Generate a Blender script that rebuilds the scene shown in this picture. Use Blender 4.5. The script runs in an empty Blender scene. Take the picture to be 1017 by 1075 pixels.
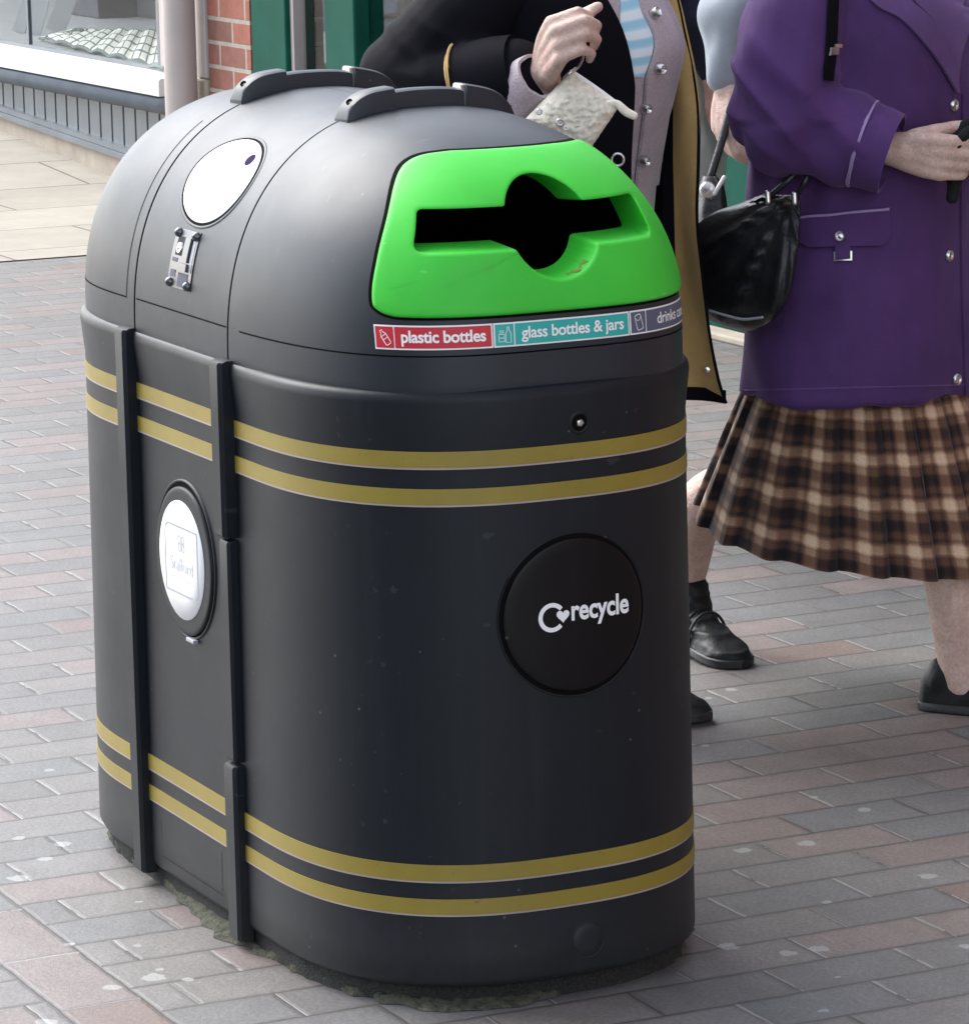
import bpy, bmesh, math, random
from math import sin, cos, pi, radians, sqrt, atan2
from mathutils import Vector, Matrix, noise
from mathutils.bvhtree import BVHTree
random.seed(7)
scene = bpy.context.scene
COL = scene.collection

# ------------------------------------------------------------------ camera geometry (metres; bin axis = X)
S = .53
FPX = 4216.6; PITCH = .1878; ROLL = -.0203; YAW = 2.6983
CO = Vector((10.3691*S, -4.5678*S, 1.7256))
CD = Vector((cos(YAW)*cos(PITCH), sin(YAW)*cos(PITCH), -sin(PITCH)))
_r = CD.cross(Vector((0, 0, 1))).normalized(); _u = _r.cross(CD)
CR = _r*cos(ROLL)+_u*sin(ROLL); CU = -_r*sin(ROLL)+_u*cos(ROLL)
def ray(px, py): return CD+CR*((px-508.5)/FPX)-CU*((py-537.5)/FPX)
def at(px, py, D): return CO+ray(px, py)*D
def gnd(px, py, z=0.0):
    w = ray(px, py); return CO+w*((z-CO.z)/w.z)

# ------------------------------------------------------------------ materials
def newmat(name):
    m = bpy.data.materials.new(name); m.use_nodes = True
    nt = m.node_tree; b = nt.nodes['Principled BSDF']
    return m, nt, b
def N(nt, typ, **kw):
    n = nt.nodes.new(typ)
    for k, v in kw.items():
        if k == 'inp':
            for kk, vv in v.items(): n.inputs[kk].default_value = vv
        else: setattr(n, k, v)
    return n
def mathn(nt, op, a, b=None, c=None):
    n = nt.nodes.new('ShaderNodeMath'); n.operation = op
    for i, v in enumerate((a, b, c)):
        if v is None: continue
        if isinstance(v, (int, float)): n.inputs[i].default_value = v
        else: nt.links.new(v, n.inputs[i])
    return n.outputs[0]
def mixc(nt, fac, a, b, mode='MIX'):
    n = nt.nodes.new('ShaderNodeMix'); n.data_type = 'RGBA'; n.blend_type = mode
    for s, v in ((n.inputs[0], fac), (n.inputs[6], a), (n.inputs[7], b)):
        if isinstance(v, (int, float)): s.default_value = v
        elif isinstance(v, (tuple, list)): s.default_value = (*v[:3], 1)
        else: nt.links.new(v, s)
    return n.outputs[2]
def coords(nt, scale=(1, 1, 1), kind='Object'):
    tc = nt.nodes.new('ShaderNodeTexCoord'); mp = nt.nodes.new('ShaderNodeMapping')
    nt.links.new(tc.outputs[kind], mp.inputs[0]); mp.inputs['Scale'].default_value = scale
    return mp.outputs[0]
def noi(nt, vec, scale, detail=4, rough=.55):
    n = nt.nodes.new('ShaderNodeTexNoise'); nt.links.new(vec, n.inputs['Vector'])
    n.inputs['Scale'].default_value = scale; n.inputs['Detail'].default_value = detail
    n.inputs['Roughness'].default_value = rough
    return n.outputs['Fac']
def ramp(nt, fac, stops, interp='LINEAR'):
    n = nt.nodes.new('ShaderNodeValToRGB'); nt.links.new(fac, n.inputs[0])
    cr = n.color_ramp; cr.interpolation = interp
    while len(cr.elements) < len(stops): cr.elements.new(.5)
    for e, (p, c) in zip(cr.elements, stops):
        e.position = p; e.color = (*c, 1) if len(c) == 3 else c
    return n.outputs[0]
def bump(nt, b, h, strength=.3, dist=.01):
    n = nt.nodes.new('ShaderNodeBump'); n.inputs['Strength'].default_value = strength
    n.inputs['Distance'].default_value = dist
    nt.links.new(h, n.inputs['Height']); nt.links.new(n.outputs[0], b.inputs['Normal'])
def simple(name, col, rough=.5, metal=0, var=.12, scale=8, bmp=.1, bscale=400, bdist=.001, spec=.5, sss=0):
    m, nt, b = newmat(name); v = coords(nt)
    f = noi(nt, v, scale); lo = tuple(c*(1-var) for c in col); hi = tuple(min(1, c*(1+var)) for c in col)
    nt.links.new(ramp(nt, f, [(.3, lo), (.7, hi)]), b.inputs['Base Color'])
    b.inputs['Roughness'].default_value = rough; b.inputs['Metallic'].default_value = metal
    b.inputs['Specular IOR Level'].default_value = spec
    if bmp: bump(nt, b, noi(nt, v, bscale, 3), bmp, bdist)
    if sss:
        b.inputs['Subsurface Weight'].default_value = sss
        b.inputs['Subsurface Radius'].default_value = (.012, .005, .003)
        b.inputs['Subsurface Scale'].default_value = .5
    return m
def plastic(name, col, rough=.42, dirt=True, spec=.5):
    m, nt, b = newmat(name); v = coords(nt)
    big = noi(nt, v, 3.2, 5); fine = noi(nt, v, 900, 2)
    sp = nt.nodes.new('ShaderNodeTexVoronoi'); sp.inputs['Scale'].default_value = 26; nt.links.new(v, sp.inputs['Vector'])
    spots = mathn(nt, 'LESS_THAN', sp.outputs['Distance'], .055)
    sc = nt.nodes.new('ShaderNodeSeparateColor'); nt.links.new(sp.outputs['Color'], sc.inputs[0])
    rnd = mathn(nt, 'GREATER_THAN', sc.outputs[0], .6)
    sep = nt.nodes.new('ShaderNodeSeparateXYZ'); nt.links.new(v, sep.inputs[0])
    low = mathn(nt, 'SMOOTH_MIN', mathn(nt, 'MAXIMUM', mathn(nt, 'MULTIPLY_ADD', sep.outputs[2], -4.5, 1.0), 0.0), 1.0, .1)
    dust = mathn(nt, 'MULTIPLY', low, mathn(nt, 'MULTIPLY', noi(nt, v, 14, 6, .7), .20))
    c = ramp(nt, big, [(.3, tuple(x*.86 for x in col)), (.7, tuple(x*1.14 for x in col))])
    stv = coords(nt, (26, 26, 1.6)); strk = noi(nt, stv, 1.0, 5, .7)
    scv = coords(nt, (90, 7, 60)); scr = mathn(nt, 'GREATER_THAN', noi(nt, scv, 1.0, 2, .4), .735)
    if dirt:
        c = mixc(nt, mathn(nt, 'MULTIPLY', mathn(nt, 'MAXIMUM', mathn(nt, 'SUBTRACT', strk, .54), 0.0), .15), c, (.15, .16, .17))
        c = mixc(nt, mathn(nt, 'MULTIPLY', scr, .06), c, (.25, .26, .28))
        c = mixc(nt, dust, c, (.16, .15, .14))
        c = mixc(nt, mathn(nt, 'MULTIPLY', mathn(nt, 'MULTIPLY', spots, rnd), .25), c, (.22, .23, .24))
    nt.links.new(c, b.inputs['Base Color'])
    r = mathn(nt, 'MULTIPLY_ADD', noi(nt, v, 9, 5), .16, rough-.08)
    nt.links.new(r, b.inputs['Roughness']); b.inputs['Specular IOR Level'].default_value = spec
    bump(nt, b, mathn(nt, 'ADD', fine, mathn(nt, 'MULTIPLY', noi(nt, v, 5, 3), 6.0)), .35, .0005)
    return m
M = {}
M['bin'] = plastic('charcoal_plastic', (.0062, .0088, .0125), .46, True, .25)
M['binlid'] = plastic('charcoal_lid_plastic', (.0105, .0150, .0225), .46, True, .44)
M['disc'] = plastic('gloss_black_plastic', (.0022, .0022, .0035), .36, True, .22)
M['black'] = simple('matt_black', (.006, .006, .007), .8, bmp=0)
M['void'] = simple('shade_black', (.003, .003, .003), .95, bmp=0, spec=.1)  # near-black standing in for shade in gaps, grooves and the lid inside
m, nt, b = newmat('gold_tape'); v = coords(nt)
c = ramp(nt, noi(nt, v, 6, 5, .7), [(.3, (.215, .160, .018)), (.7, (.265, .200, .028))])
c = mixc(nt, mathn(nt, 'MULTIPLY', mathn(nt, 'GREATER_THAN', noi(nt, v, 70, 5, .75), .66), .5), c, (.07, .065, .04))
nt.links.new(c, b.inputs['Base Color']); b.inputs['Roughness'].default_value = .48; bump(nt, b, noi(nt, v, 30, 4), .2, .001); M['gold'] = m
M['white'] = simple('white_vinyl', (.80, .81, .82), .5, 0, .03, 6, .03)
M['pinkwhite'] = simple('tape_edge', (.33, .27, .25), .4, bmp=0)
M['red'] = simple('red_vinyl', (.50, .012, .025), .5, 0, .05, 6, .03)
M['teal'] = simple('teal_vinyl', (.02, .38, .34), .5, 0, .05, 6, .03)
M['slate'] = simple('slate_vinyl', (.085, .10, .155), .5, 0, .05, 6, .03)
M['greyprint'] = simple('grey_print', (.34, .35, .38), .5, bmp=0)
M['purpleink'] = simple('purple_ink', (.035, .02, .07), .9, bmp=0, spec=.05)
M['chrome'] = simple('chrome', (.11, .11, .12), .30, 1, .05, 8, 0)
M['silver'] = simple('dull_silver', (.62, .61, .60), .3, 1, .08, 60, 0)
# green panel
m, nt, b = newmat('green_plastic'); v = coords(nt)
c = ramp(nt, noi(nt, v, 5, 6, .6), [(.3, (.035, .46, .030)), (.7, (.050, .55, .044))])
c = mixc(nt, mathn(nt, 'MULTIPLY', mathn(nt, 'MAXIMUM', mathn(nt, 'SUBTRACT', noi(nt, v, 17, 7, .75), .56), 0.0), 1.1), c, (.12, .30, .07))
c = mixc(nt, mathn(nt, 'MULTIPLY', mathn(nt, 'GREATER_THAN', noi(nt, coords(nt, (40, 9, 120)), 1.0, 2, .4), .74), .22), c, (.32, .72, .30))
c = mixc(nt, mathn(nt, 'MULTIPLY', mathn(nt, 'GREATER_THAN', noi(nt, v, 210, 3, .6), .72), .35), c, (.04, .18, .03))
nt.links.new(c, b.inputs['Base Color']); b.inputs['Roughness'].default_value = .5; b.inputs['Specular IOR Level'].default_value = .35
b.inputs['Subsurface Weight'].default_value = .12; b.inputs['Subsurface Radius'].default_value = (.003, .01, .003)
bump(nt, b, mathn(nt, 'ADD', noi(nt, v, 700, 2), mathn(nt, 'MULTIPLY', noi(nt, v, 22, 3), 2.5)), .3, .0005); M['green'] = m

def mp_off(nt):
    v = coords(nt); v.node.inputs['Location'].default_value = (3.7, 1.9, .4); return v
def pavermat():
    m, nt, b = newmat('block_paving')
    v0 = coords(nt)
    # slight wobble of every joint
    wob = nt.nodes.new('ShaderNodeTexNoise'); wob.inputs['Scale'].default_value = 22; wob.inputs['Detail'].default_value = 3
    nt.links.new(v0, wob.inputs['Vector'])
    ws = nt.nodes.new('ShaderNodeVectorMath'); ws.operation = 'SUBTRACT'; nt.links.new(wob.outputs['Color'], ws.inputs[0]); ws.inputs[1].default_value = (.5, .5, .5)
    wm = nt.nodes.new('ShaderNodeVectorMath'); wm.operation = 'SCALE'; nt.links.new(ws.outputs[0], wm.inputs[0]); wm.inputs['Scale'].default_value = .007
    wa = nt.nodes.new('ShaderNodeVectorMath'); nt.links.new(v0, wa.inputs[0]); nt.links.new(wm.outputs[0], wa.inputs[1])
    sp = nt.nodes.new('ShaderNodeSeparateXYZ'); nt.links.new(wa.outputs[0], sp.inputs[0])
    X, Y = sp.outputs[0], sp.outputs[1]
    # border course: y in [-.655,-.532] laid along X
    inb = mathn(nt, 'MULTIPLY', mathn(nt, 'GREATER_THAN', Y, -.6545), mathn(nt, 'LESS_THAN', Y, -.5325))
    # normal field: row across X, stones along Y
    def lay(rowc, rowo, pr, colc, colo, pc, half=.5):
        rr = mathn(nt, 'DIVIDE', mathn(nt, 'SUBTRACT', rowc, rowo), pr)
        row = mathn(nt, 'FLOOR', rr); rf = mathn(nt, 'FRACT', rr)
        sh = mathn(nt, 'MULTIPLY', mathn(nt, 'FLOORED_MODULO', row, 2.0), half)
        cc = mathn(nt, 'ADD', mathn(nt, 'DIVIDE', mathn(nt, 'SUBTRACT', colc, colo), pc), sh)
        col = mathn(nt, 'FLOOR', cc); cf = mathn(nt, 'FRACT', cc)
        dr = mathn(nt, 'MULTIPLY', mathn(nt, 'MINIMUM', rf, mathn(nt, 'SUBTRACT', 1.0, rf)), pr)
        dc = mathn(nt, 'MULTIPLY', mathn(nt, 'MINIMUM', cf, mathn(nt, 'SUBTRACT', 1.0, cf)), pc)
        return row, col, dr, dc
    r1, c1, dr1, dc1 = lay(X, .189, .12, Y, .513, .2185)
    r2, c2, dr2, dc2 = lay(Y, -.6545, .122, X, .103, .255)
    def sel(a, b_):
        n = nt.nodes.new('ShaderNodeMix'); n.data_type = 'FLOAT'
        nt.links.new(inb, n.inputs[0]); nt.links.new(a, n.inputs[2]); nt.links.new(b_, n.inputs[3]); return n.outputs[0]
    row, col, dr, dc = sel(r1, mathn(nt, 'ADD', r2, 900)), sel(c1, c2), sel(dr1, dr2), sel(dc1, dc2)
    dr = mathn(nt, 'MINIMUM', dr, mathn(nt, 'MINIMUM', mathn(nt, 'ABSOLUTE', mathn(nt, 'ADD', Y, .6545)), mathn(nt, 'ABSOLUTE', mathn(nt, 'ADD', Y, .5325))))
    cmb = nt.nodes.new('ShaderNodeCombineXYZ'); nt.links.new(row, cmb.inputs[0]); nt.links.new(col, cmb.inputs[1])
    wn = nt.nodes.new('ShaderNodeTexWhiteNoise'); nt.links.new(cmb.outputs[0], wn.inputs['Vector'])
    base = ramp(nt, wn.outputs['Value'], [(0, (.124, .119, .116)), (.18, (.146, .134, .127)), (.34, (.164, .132, .122)), (.48, (.130, .128, .128)),
                                         (.60, (.150, .140, .135)), (.72, (.172, .140, .131)), (.86, (.124, .122, .122)), (.95, (.156, .112, .099))], 'CONSTANT')
    grain = noi(nt, v0, 135, 4, .9); mid = noi(nt, v0, 16, 6, .65); big = noi(nt, v0, 1.6, 4)
    colr = mixc(nt, .55, base, ramp(nt, grain, [(.32, (.35, .35, .35)), (.5, (.95, .95, .95)), (.68, (1.75, 1.75, 1.75))]), 'MULTIPLY')
    colr = mixc(nt, .6, colr, ramp(nt, mid, [(.3, (.78, .77, .75)), (.7, (1.16, 1.16, 1.17))]), 'MULTIPLY')
    colr = mixc(nt, .7, colr, ramp(nt, big, [(.3, (.86, .85, .83)), (.7, (1.1, 1.1, 1.12))]), 'MULTIPLY')
    # joints: long ones dark, some cross ones pale
    jr = mathn(nt, 'LESS_THAN', dr, mathn(nt, 'MULTIPLY_ADD', mid, .0035, .0012))
    jc = mathn(nt, 'LESS_THAN', dc, mathn(nt, 'MULTIPLY_ADD', mid, .005, .0))
    wn2 = nt.nodes.new('ShaderNodeTexWhiteNoise'); wn2.noise_dimensions = '2D'; nt.links.new(cmb.outputs[0], wn2.inputs['Vector'])
    pale = mathn(nt, 'MULTIPLY', mathn(nt, 'GREATER_THAN', wn2.outputs['Value'], .38), mathn(nt, 'GREATER_THAN', mid, .42))
    jcol = mixc(nt, mathn(nt, 'MULTIPLY', pale, .85), (.05, .046, .042), (.40, .39, .37))
    colr = mixc(nt, jc, colr, jcol)
    colr = mixc(nt, mathn(nt, 'MULTIPLY', jr, .85), colr, (.042, .036, .035))
    edge = mathn(nt, 'MAXIMUM', mathn(nt, 'SUBTRACT', 1.0, mathn(nt, 'DIVIDE', mathn(nt, 'MINIMUM', dr, dc), .014)), 0.0)
    colr = mixc(nt, mathn(nt, 'MULTIPLY', edge, mathn(nt, 'MULTIPLY', noi(nt, v0, 9, 5, .7), .9)), colr, (.070, .064, .058))
    spk = mathn(nt, 'GREATER_THAN', noi(nt, v0, 85, 3, .7), .70); colr = mixc(nt, mathn(nt, 'MULTIPLY', spk, .35), colr, (.33, .32, .30))
    spd = mathn(nt, 'GREATER_THAN', noi(nt, mp_off(nt), 60, 4, .7), .68); colr = mixc(nt, mathn(nt, 'MULTIPLY', spd, .4), colr, (.06, .055, .05))
    # trodden chewing gum and droppings
    gum = None; noi_g = noi(nt, v0, 55, 3, .6)
    wob2 = nt.nodes.new('ShaderNodeVectorMath'); wob2.operation = 'ADD'; nt.links.new(wm.outputs[0], wob2.inputs[1]); nt.links.new(wa.outputs[0], wob2.inputs[0])
    for px, py, r in GUM:
        g = gnd(px, py)
        d = nt.nodes.new('ShaderNodeVectorMath'); d.operation = 'DISTANCE'; nt.links.new(wob2.outputs[0], d.inputs[0]); d.inputs[1].default_value = (g.x, g.y, 0)
        k = mathn(nt, 'LESS_THAN', d.outputs['Value'], mathn(nt, 'MULTIPLY_ADD', noi_g, r*1.5, r*.02))
        gum = k if gum is None else mathn(nt, 'MAXIMUM', gum, k)
    vo = nt.nodes.new('ShaderNodeTexVoronoi'); vo.inputs['Scale'].default_value = 2.6; nt.links.new(wob2.outputs[0], vo.inputs['Vector'])
    scc = nt.nodes.new('ShaderNodeSeparateColor'); nt.links.new(vo.outputs['Color'], scc.inputs[0])
    k = mathn(nt, 'MULTIPLY', mathn(nt, 'LESS_THAN', vo.outputs['Distance'], .035), mathn(nt, 'GREATER_THAN', scc.outputs[1], .55))
    gum = mathn(nt, 'MAXIMUM', gum, mathn(nt, 'MULTIPLY', k, .45))
    colr = mixc(nt, mathn(nt, 'MULTIPLY', gum, .52), colr, (.37, .385, .375))
    nt.links.new(colr, b.inputs['Base Color'])
    b.inputs['Roughness'].default_value = .50; b.inputs['Specular IOR Level'].default_value = .55
    h = mathn(nt, 'MULTIPLY', mathn(nt, 'MINIMUM', mathn(nt, 'DIVIDE', mathn(nt, 'MINIMUM', dr, dc), .008), 1.0), .38)
    h = mathn(nt, 'ADD', h, mathn(nt, 'MULTIPLY', grain, .34))
    h = mathn(nt, 'ADD', h, mathn(nt, 'MULTIPLY', wn.outputs['Value'], .25))
    wc_ = nt.nodes.new('ShaderNodeSeparateColor'); nt.links.new(wn2.outputs['Color'], wc_.inputs[0])
    h = mathn(nt, 'ADD', h, mathn(nt, 'MULTIPLY', mathn(nt, 'MULTIPLY', dr, 14.0), mathn(nt, 'SUBTRACT', wc_.outputs[0], .4)))
    h = mathn(nt, 'ADD', h, mathn(nt, 'MULTIPLY', mid, .5))
    bump(nt, b, h, .7, .0045)
    return m
GUM = [(19.5, 880, .014), (64.5, 886.5, .019), (47, 902, .015), (19, 922, .022), (72, 992, .011), (163, 1026, .021), (169, 1018, .009), (116, 1037, .017),
       (197, 1028, .012), (50, 1073, .02), (145, 993, .007), (51, 809, .012), (145, 947, .008), (907, 850, .018), (780, 893, .017), (846, 886, .021),
       (972, 920, .018), (868, 947, .010), (765, 994, .019), (828, 1001, .017), (859, 996, .016), (880, 1026, .007), (865, 1061, .011),
       (854, 837, .010), (740, 783, .010), (1014, 994, .014), (719+25, 733, .009), (768, 724, .014)]
M['paver'] = pavermat()

def slabmat():
    m, nt, b = newmat('pale_paving_slabs'); v = coords(nt)
    br = nt.nodes.new('ShaderNodeTexBrick'); mp = nt.nodes.new('ShaderNodeMapping'); nt.links.new(v, mp.inputs[0])
    mp.inputs['Rotation'].default_value = (0, 0, radians(90)); nt.links.new(mp.outputs[0], br.inputs['Vector'])
    br.inputs['Scale'].default_value = 1; br.inputs['Brick Width'].default_value = 1.05; br.inputs['Row Height'].default_value = .62
    br.inputs['Mortar Size'].default_value = .007; br.inputs['Mortar Smooth'].default_value = .3
    br.inputs['Color1'].default_value = (.31, .28, .235, 1); br.inputs['Color2'].default_value = (.35, .32, .27, 1); br.inputs['Mortar'].default_value = (.14, .12, .10, 1)
    c = mixc(nt, .6, br.outputs['Color'], ramp(nt, noi(nt, v, 5, 7, .7), [(.3, (.78, .77, .74)), (.7, (1.12, 1.12, 1.12))]), 'MULTIPLY')
    nt.links.new(c, b.inputs['Base Color']); b.inputs['Roughness'].default_value = .85
    bump(nt, b, noi(nt, v, 120, 5, .7), .4, .004)
    return m
M['slab'] = slabmat()
def brickmat(name, c1, c2, mort, wall_ang, bw=.26, rh=.092):
    m, nt, b = newmat(name)
    tc = nt.nodes.new('ShaderNodeTexCoord'); mp = nt.nodes.new('ShaderNodeMapping'); nt.links.new(tc.outputs['Object'], mp.inputs[0])
    sp = nt.nodes.new('ShaderNodeSeparateXYZ'); nt.links.new(mp.outputs[0], sp.inputs[0])
    cb = nt.nodes.new('ShaderNodeCombineXYZ')
    nt.links.new(mathn(nt, 'ADD', sp.outputs[0], sp.outputs[1]), cb.inputs[0]); nt.links.new(sp.outputs[2], cb.inputs[1])
    br = nt.nodes.new('ShaderNodeTexBrick'); nt.links.new(cb.outputs[0], br.inputs['Vector'])
    br.inputs['Scale'].default_value = 1; br.inputs['Brick Width'].default_value = bw; br.inputs['Row Height'].default_value = rh
    br.inputs['Mortar Size'].default_value = .009; br.inputs['Mortar Smooth'].default_value = .2; br.inputs['Bias'].default_value = -.1
    br.inputs['Color1'].default_value = (*c1, 1); br.inputs['Color2'].default_value = (*c2, 1); br.inputs['Mortar'].default_value = (*mort, 1)
    c = mixc(nt, .7, br.outputs['Color'], ramp(nt, noi(nt, tc.outputs['Object'], 14, 7, .7), [(.3, (.72, .70, .68)), (.7, (1.25, 1.25, 1.25))]), 'MULTIPLY')
    nt.links.new(c, b.inputs['Base Color']); b.inputs['Roughness'].default_value = .85
    h = mathn(nt, 'ADD', mathn(nt, 'MULTIPLY', br.outputs['Fac'], -1.0), mathn(nt, 'MULTIPLY', noi(nt, tc.outputs['Object'], 80, 4), .4))
    bump(nt, b, h, .6, .008)
    return m
M['brick'] = brickmat('red_brick', (.30, .100, .070), (.16, .078, .060), (.33, .29, .25), 0)
M['stone'] = simple('pale_stone', (.36, .31, .25), .85, 0, .14, 9, .4, 90, .004)
M['greypaint'] = simple('grey_paint', (.135, .155, .175), .35, 0, .14, 5, .15, 60, .003)
M['whitepaint'] = simple('white_paint', (.55, .56, .57), .4, 0, .05, 5, .1)
M['creampaint'] = simple('cream_paint', (.42, .37, .355), .45, 0, .08, 4, .1)
M['greenpaint'] = simple('dark_green_paint', (.006, .070, .048), .6, 0, .15, 6, .12, 80, .002, .08)
M['fascia'] = simple('green_fascia_paint', (.01, .07, .05), .4)
M['plaster'] = simple('shop_interior', (.09, .09, .105), .8, 0, .5, 2.2, 0)
M['redboard'] = simple('orange_red_board', (.62, .12, .06), .6, bmp=0)
M['navybox'] = simple('navy_goods', (.03, .035, .07), .6, 0, .4, 6, 0)
M['pinkbox'] = simple('pink_goods', (.35, .12, .12), .6, 0, .5, 12, 0)
M['paper'] = simple('pale_paper', (.55, .50, .47), .7, 0, .3, 14, 0)
M['yellow'] = simple('yellow_card', (.60, .50, .12), .6, 0, .1, 9, 0)
m, nt, b = newmat('window_glass')
b.inputs['Base Color'].default_value = (.93, .96, .96, 1); b.inputs['Roughness'].default_value = .02
b.inputs['Transmission Weight'].default_value = 1; b.inputs['IOR'].default_value = 1.12
M['glass'] = m
# checked cloth
m, nt, b = newmat('checked_cloth'); v = coords(nt, kind='UV')
sp = nt.nodes.new('ShaderNodeSeparateXYZ'); nt.links.new(v, sp.inputs[0])
sx = mathn(nt, 'LESS_THAN', mathn(nt, 'FRACT', mathn(nt, 'MULTIPLY', sp.outputs[0], 1/.115)), .2)
sy = mathn(nt, 'LESS_THAN', mathn(nt, 'FRACT', mathn(nt, 'MULTIPLY', sp.outputs[1], 1/.115)), .2)
nt.links.new(mixc(nt, mathn(nt, 'MAXIMUM', sx, sy), (.80, .80, .70), (.16, .20, .19)), b.inputs['Base Color']); b.inputs['Roughness'].default_value = .9
M['check'] = m
# fabrics
def fabric(name, col, rough=.85, var=.18, weave=900, sheen=.3, bst=.4, spec=.25):
    m, nt, b = newmat(name); v = coords(nt)
    f = noi(nt, v, 7, 5, .6); g = noi(nt, v, weave, 2)
    c = ramp(nt, f, [(.3, tuple(x*(1-var) for x in col)), (.7, tuple(x*(1+var) for x in col))])
    c = mixc(nt, .5, c, ramp(nt, g, [(.3, (.75, .75, .75)), (.7, (1.25, 1.25, 1.25))]), 'MULTIPLY')
    nt.links.new(c, b.inputs['Base Color']); b.inputs['Roughness'].default_value = rough
    b.inputs['Specular IOR Level'].default_value = spec
    b.inputs['Sheen Weight'].default_value = sheen; b.inputs['Sheen Roughness'].default_value = .4
    b.inputs['Sheen Tint'].default_value = (*[min(1, x*3+.2) for x in col], 1)
    bump(nt, b, mathn(nt, 'ADD', g, mathn(nt, 'MULTIPLY', noi(nt, v, 45, 4), .6)), bst, .0016)
    return m
M['purple'] = fabric('purple_wool', (.066, .028, .112), sheen=.35)
M['lapel'] = fabric('lighter_purple_wool', (.105, .055, .165), sheen=.6)  # paler purple than the coat
M['piping'] = fabric('lilac_piping', (.27, .19, .36))
M['blackwool'] = fabric('black_wool', (.0035, .0035, .006), sheen=.0, spec=.10)
M['camel'] = fabric('camel_lining', (.42, .27, .105))
M['cardigan'] = fabric('pink_grey_knit', (.40, .335, .36), weave=260, bst=1)
M['purse'] = fabric('cream_crochet', (.74, .69, .57), weave=110, bst=1.0)
M['greyjersey'] = fabric('grey_jersey', (.25, .275, .31))
M['palegrey'] = fabric('pale_grey_cotton', (.60, .61, .58))
M['navy'] = fabric('navy_jersey', (.010, .012, .024))
M['blacktrouser'] = fabric('black_trouser', (.009, .009, .013))
M['glove'] = fabric('black_glove_wool', (.010, .011, .012), weave=300)
M['hair_grey'] = fabric('grey_hair', (.42, .40, .38), weave=260, bst=1)
M['hair_white'] = fabric('white_hair', (.60, .58, .55), weave=260, bst=1)
M['hair_brown'] = fabric('brown_hair', (.07, .045, .03), weave=260, bst=1)
M['leather'] = simple('black_leather', (.0085, .009, .0105), .40, 0, .25, 12, .6, 150, .002)
M['shoe'] = simple('matt_black_leather', (.008, .008, .009), .55, 0, .3, 30, .6, 120, .002, .35)
M['sole'] = simple('black_rubber', (.014, .014, .016), .55)
# shirt: pale blue stripes
m, nt, b = newmat('blue_striped_shirt'); v = coords(nt)
sp = nt.nodes.new('ShaderNodeSeparateXYZ'); nt.links.new(v, sp.inputs[0])
wv = mathn(nt, 'FRACT', mathn(nt, 'MULTIPLY', mathn(nt, 'ADD', sp.outputs[2], mathn(nt, 'MULTIPLY', sp.outputs[0], .25)), 34.0))
nt.links.new(ramp(nt, wv, [(0, (.30, .56, .70)), (.25, (.30, .56, .70)), (.4, (.68, .76, .80)), (.75, (.68, .76, .80)), (.85, (.42, .64, .74)), (1, (.30, .56, .70))]), b.inputs['Base Color'])
b.inputs['Roughness'].default_value = .8; M['shirt'] = m
# skin
def skin(name, c1, c2):
    m, nt, b = newmat(name); v = coords(nt)
    c = ramp(nt, noi(nt, v, 38, 5, .6), [(.3, c1), (.7, c2)])
    c = mixc(nt, .4, c, ramp(nt, noi(nt, v, 160, 4, .6), [(.35, (.72, .55, .52)), (.65, (1.12, 1.12, 1.12))]), 'MULTIPLY')
    nt.links.new(c, b.inputs['Base Color']); b.inputs['Roughness'].default_value = .5; b.inputs['Specular IOR Level'].default_value = .35
    b.inputs['Subsurface Weight'].default_value = .12; b.inputs['Subsurface Radius'].default_value = (.01, .004, .002); b.inputs['Subsurface Scale'].default_value = .6
    bump(nt, b, mathn(nt, 'ADD', noi(nt, v, 95, 6, .75), mathn(nt, 'MULTIPLY', noi(nt, v, 420, 3), .5)), .8, .003)
    return m
M['skin'] = skin('pale_skin', (.52, .36, .30), (.66, .50, .43))
M['skin_ruddy'] = skin('ruddy_skin', (.46, .24, .19), (.60, .36, .29))
# tartan
m, nt, b = newmat('brown_tartan'); v = coords(nt, kind='UV')
sp = nt.nodes.new('ShaderNodeSeparateXYZ'); nt.links.new(v, sp.inputs[0])
nz = mathn(nt, 'MULTIPLY', mathn(nt, 'SUBTRACT', noi(nt, v, 60, 3), .5), .07)
ux = mathn(nt, 'FRACT', mathn(nt, 'ADD', sp.outputs[0], nz)); vy = mathn(nt, 'FRACT', mathn(nt, 'ADD', sp.outputs[1], nz))
T = [(0, (0, 0, 0)), (.07, (.03, .03, .03)), (.17, (.30, .30, .30)), (.25, (.32, .32, .32)), (.31, (.14, .14, .14)), (.35, (.25, .25, .25)), (.44, (.80, .80, .80)), (.60, (.90, .90, .90)), (.70, (.28, .28, .28)),
     (.74, (.36, .36, .36)), (.84, (.34, .34, .34)), (.90, (.03, .03, .03)), (1, (0, 0, 0))]
tx, ty = ramp(nt, ux, T), ramp(nt, vy, T)
def lum(c):
    n = nt.nodes.new('ShaderNodeRGBToBW'); nt.links.new(c, n.inputs[0]); return n.outputs[0]
sm = mathn(nt, 'MULTIPLY', mathn(nt, 'ADD', lum(tx), lum(ty)), .5)
c = ramp(nt, sm, [(0, (.008, .006, .007)), (.14, (.020, .012, .012)), (.30, (.085, .042, .027)), (.50, (.175, .095, .058)), (.72, (.46, .31, .20)), (1, (.68, .52, .38))])
c = mixc(nt, .5, c, ramp(nt, noi(nt, coords(nt), 500, 3), [(.3, (.65, .65, .65)), (.7, (1.35, 1.35, 1.35))]), 'MULTIPLY')
nt.links.new(c, b.inputs['Base Color']); b.inputs['Roughness'].default_value = .9; b.inputs['Specular IOR Level'].default_value = .2
b.inputs['Sheen Weight'].default_value = .15
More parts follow.
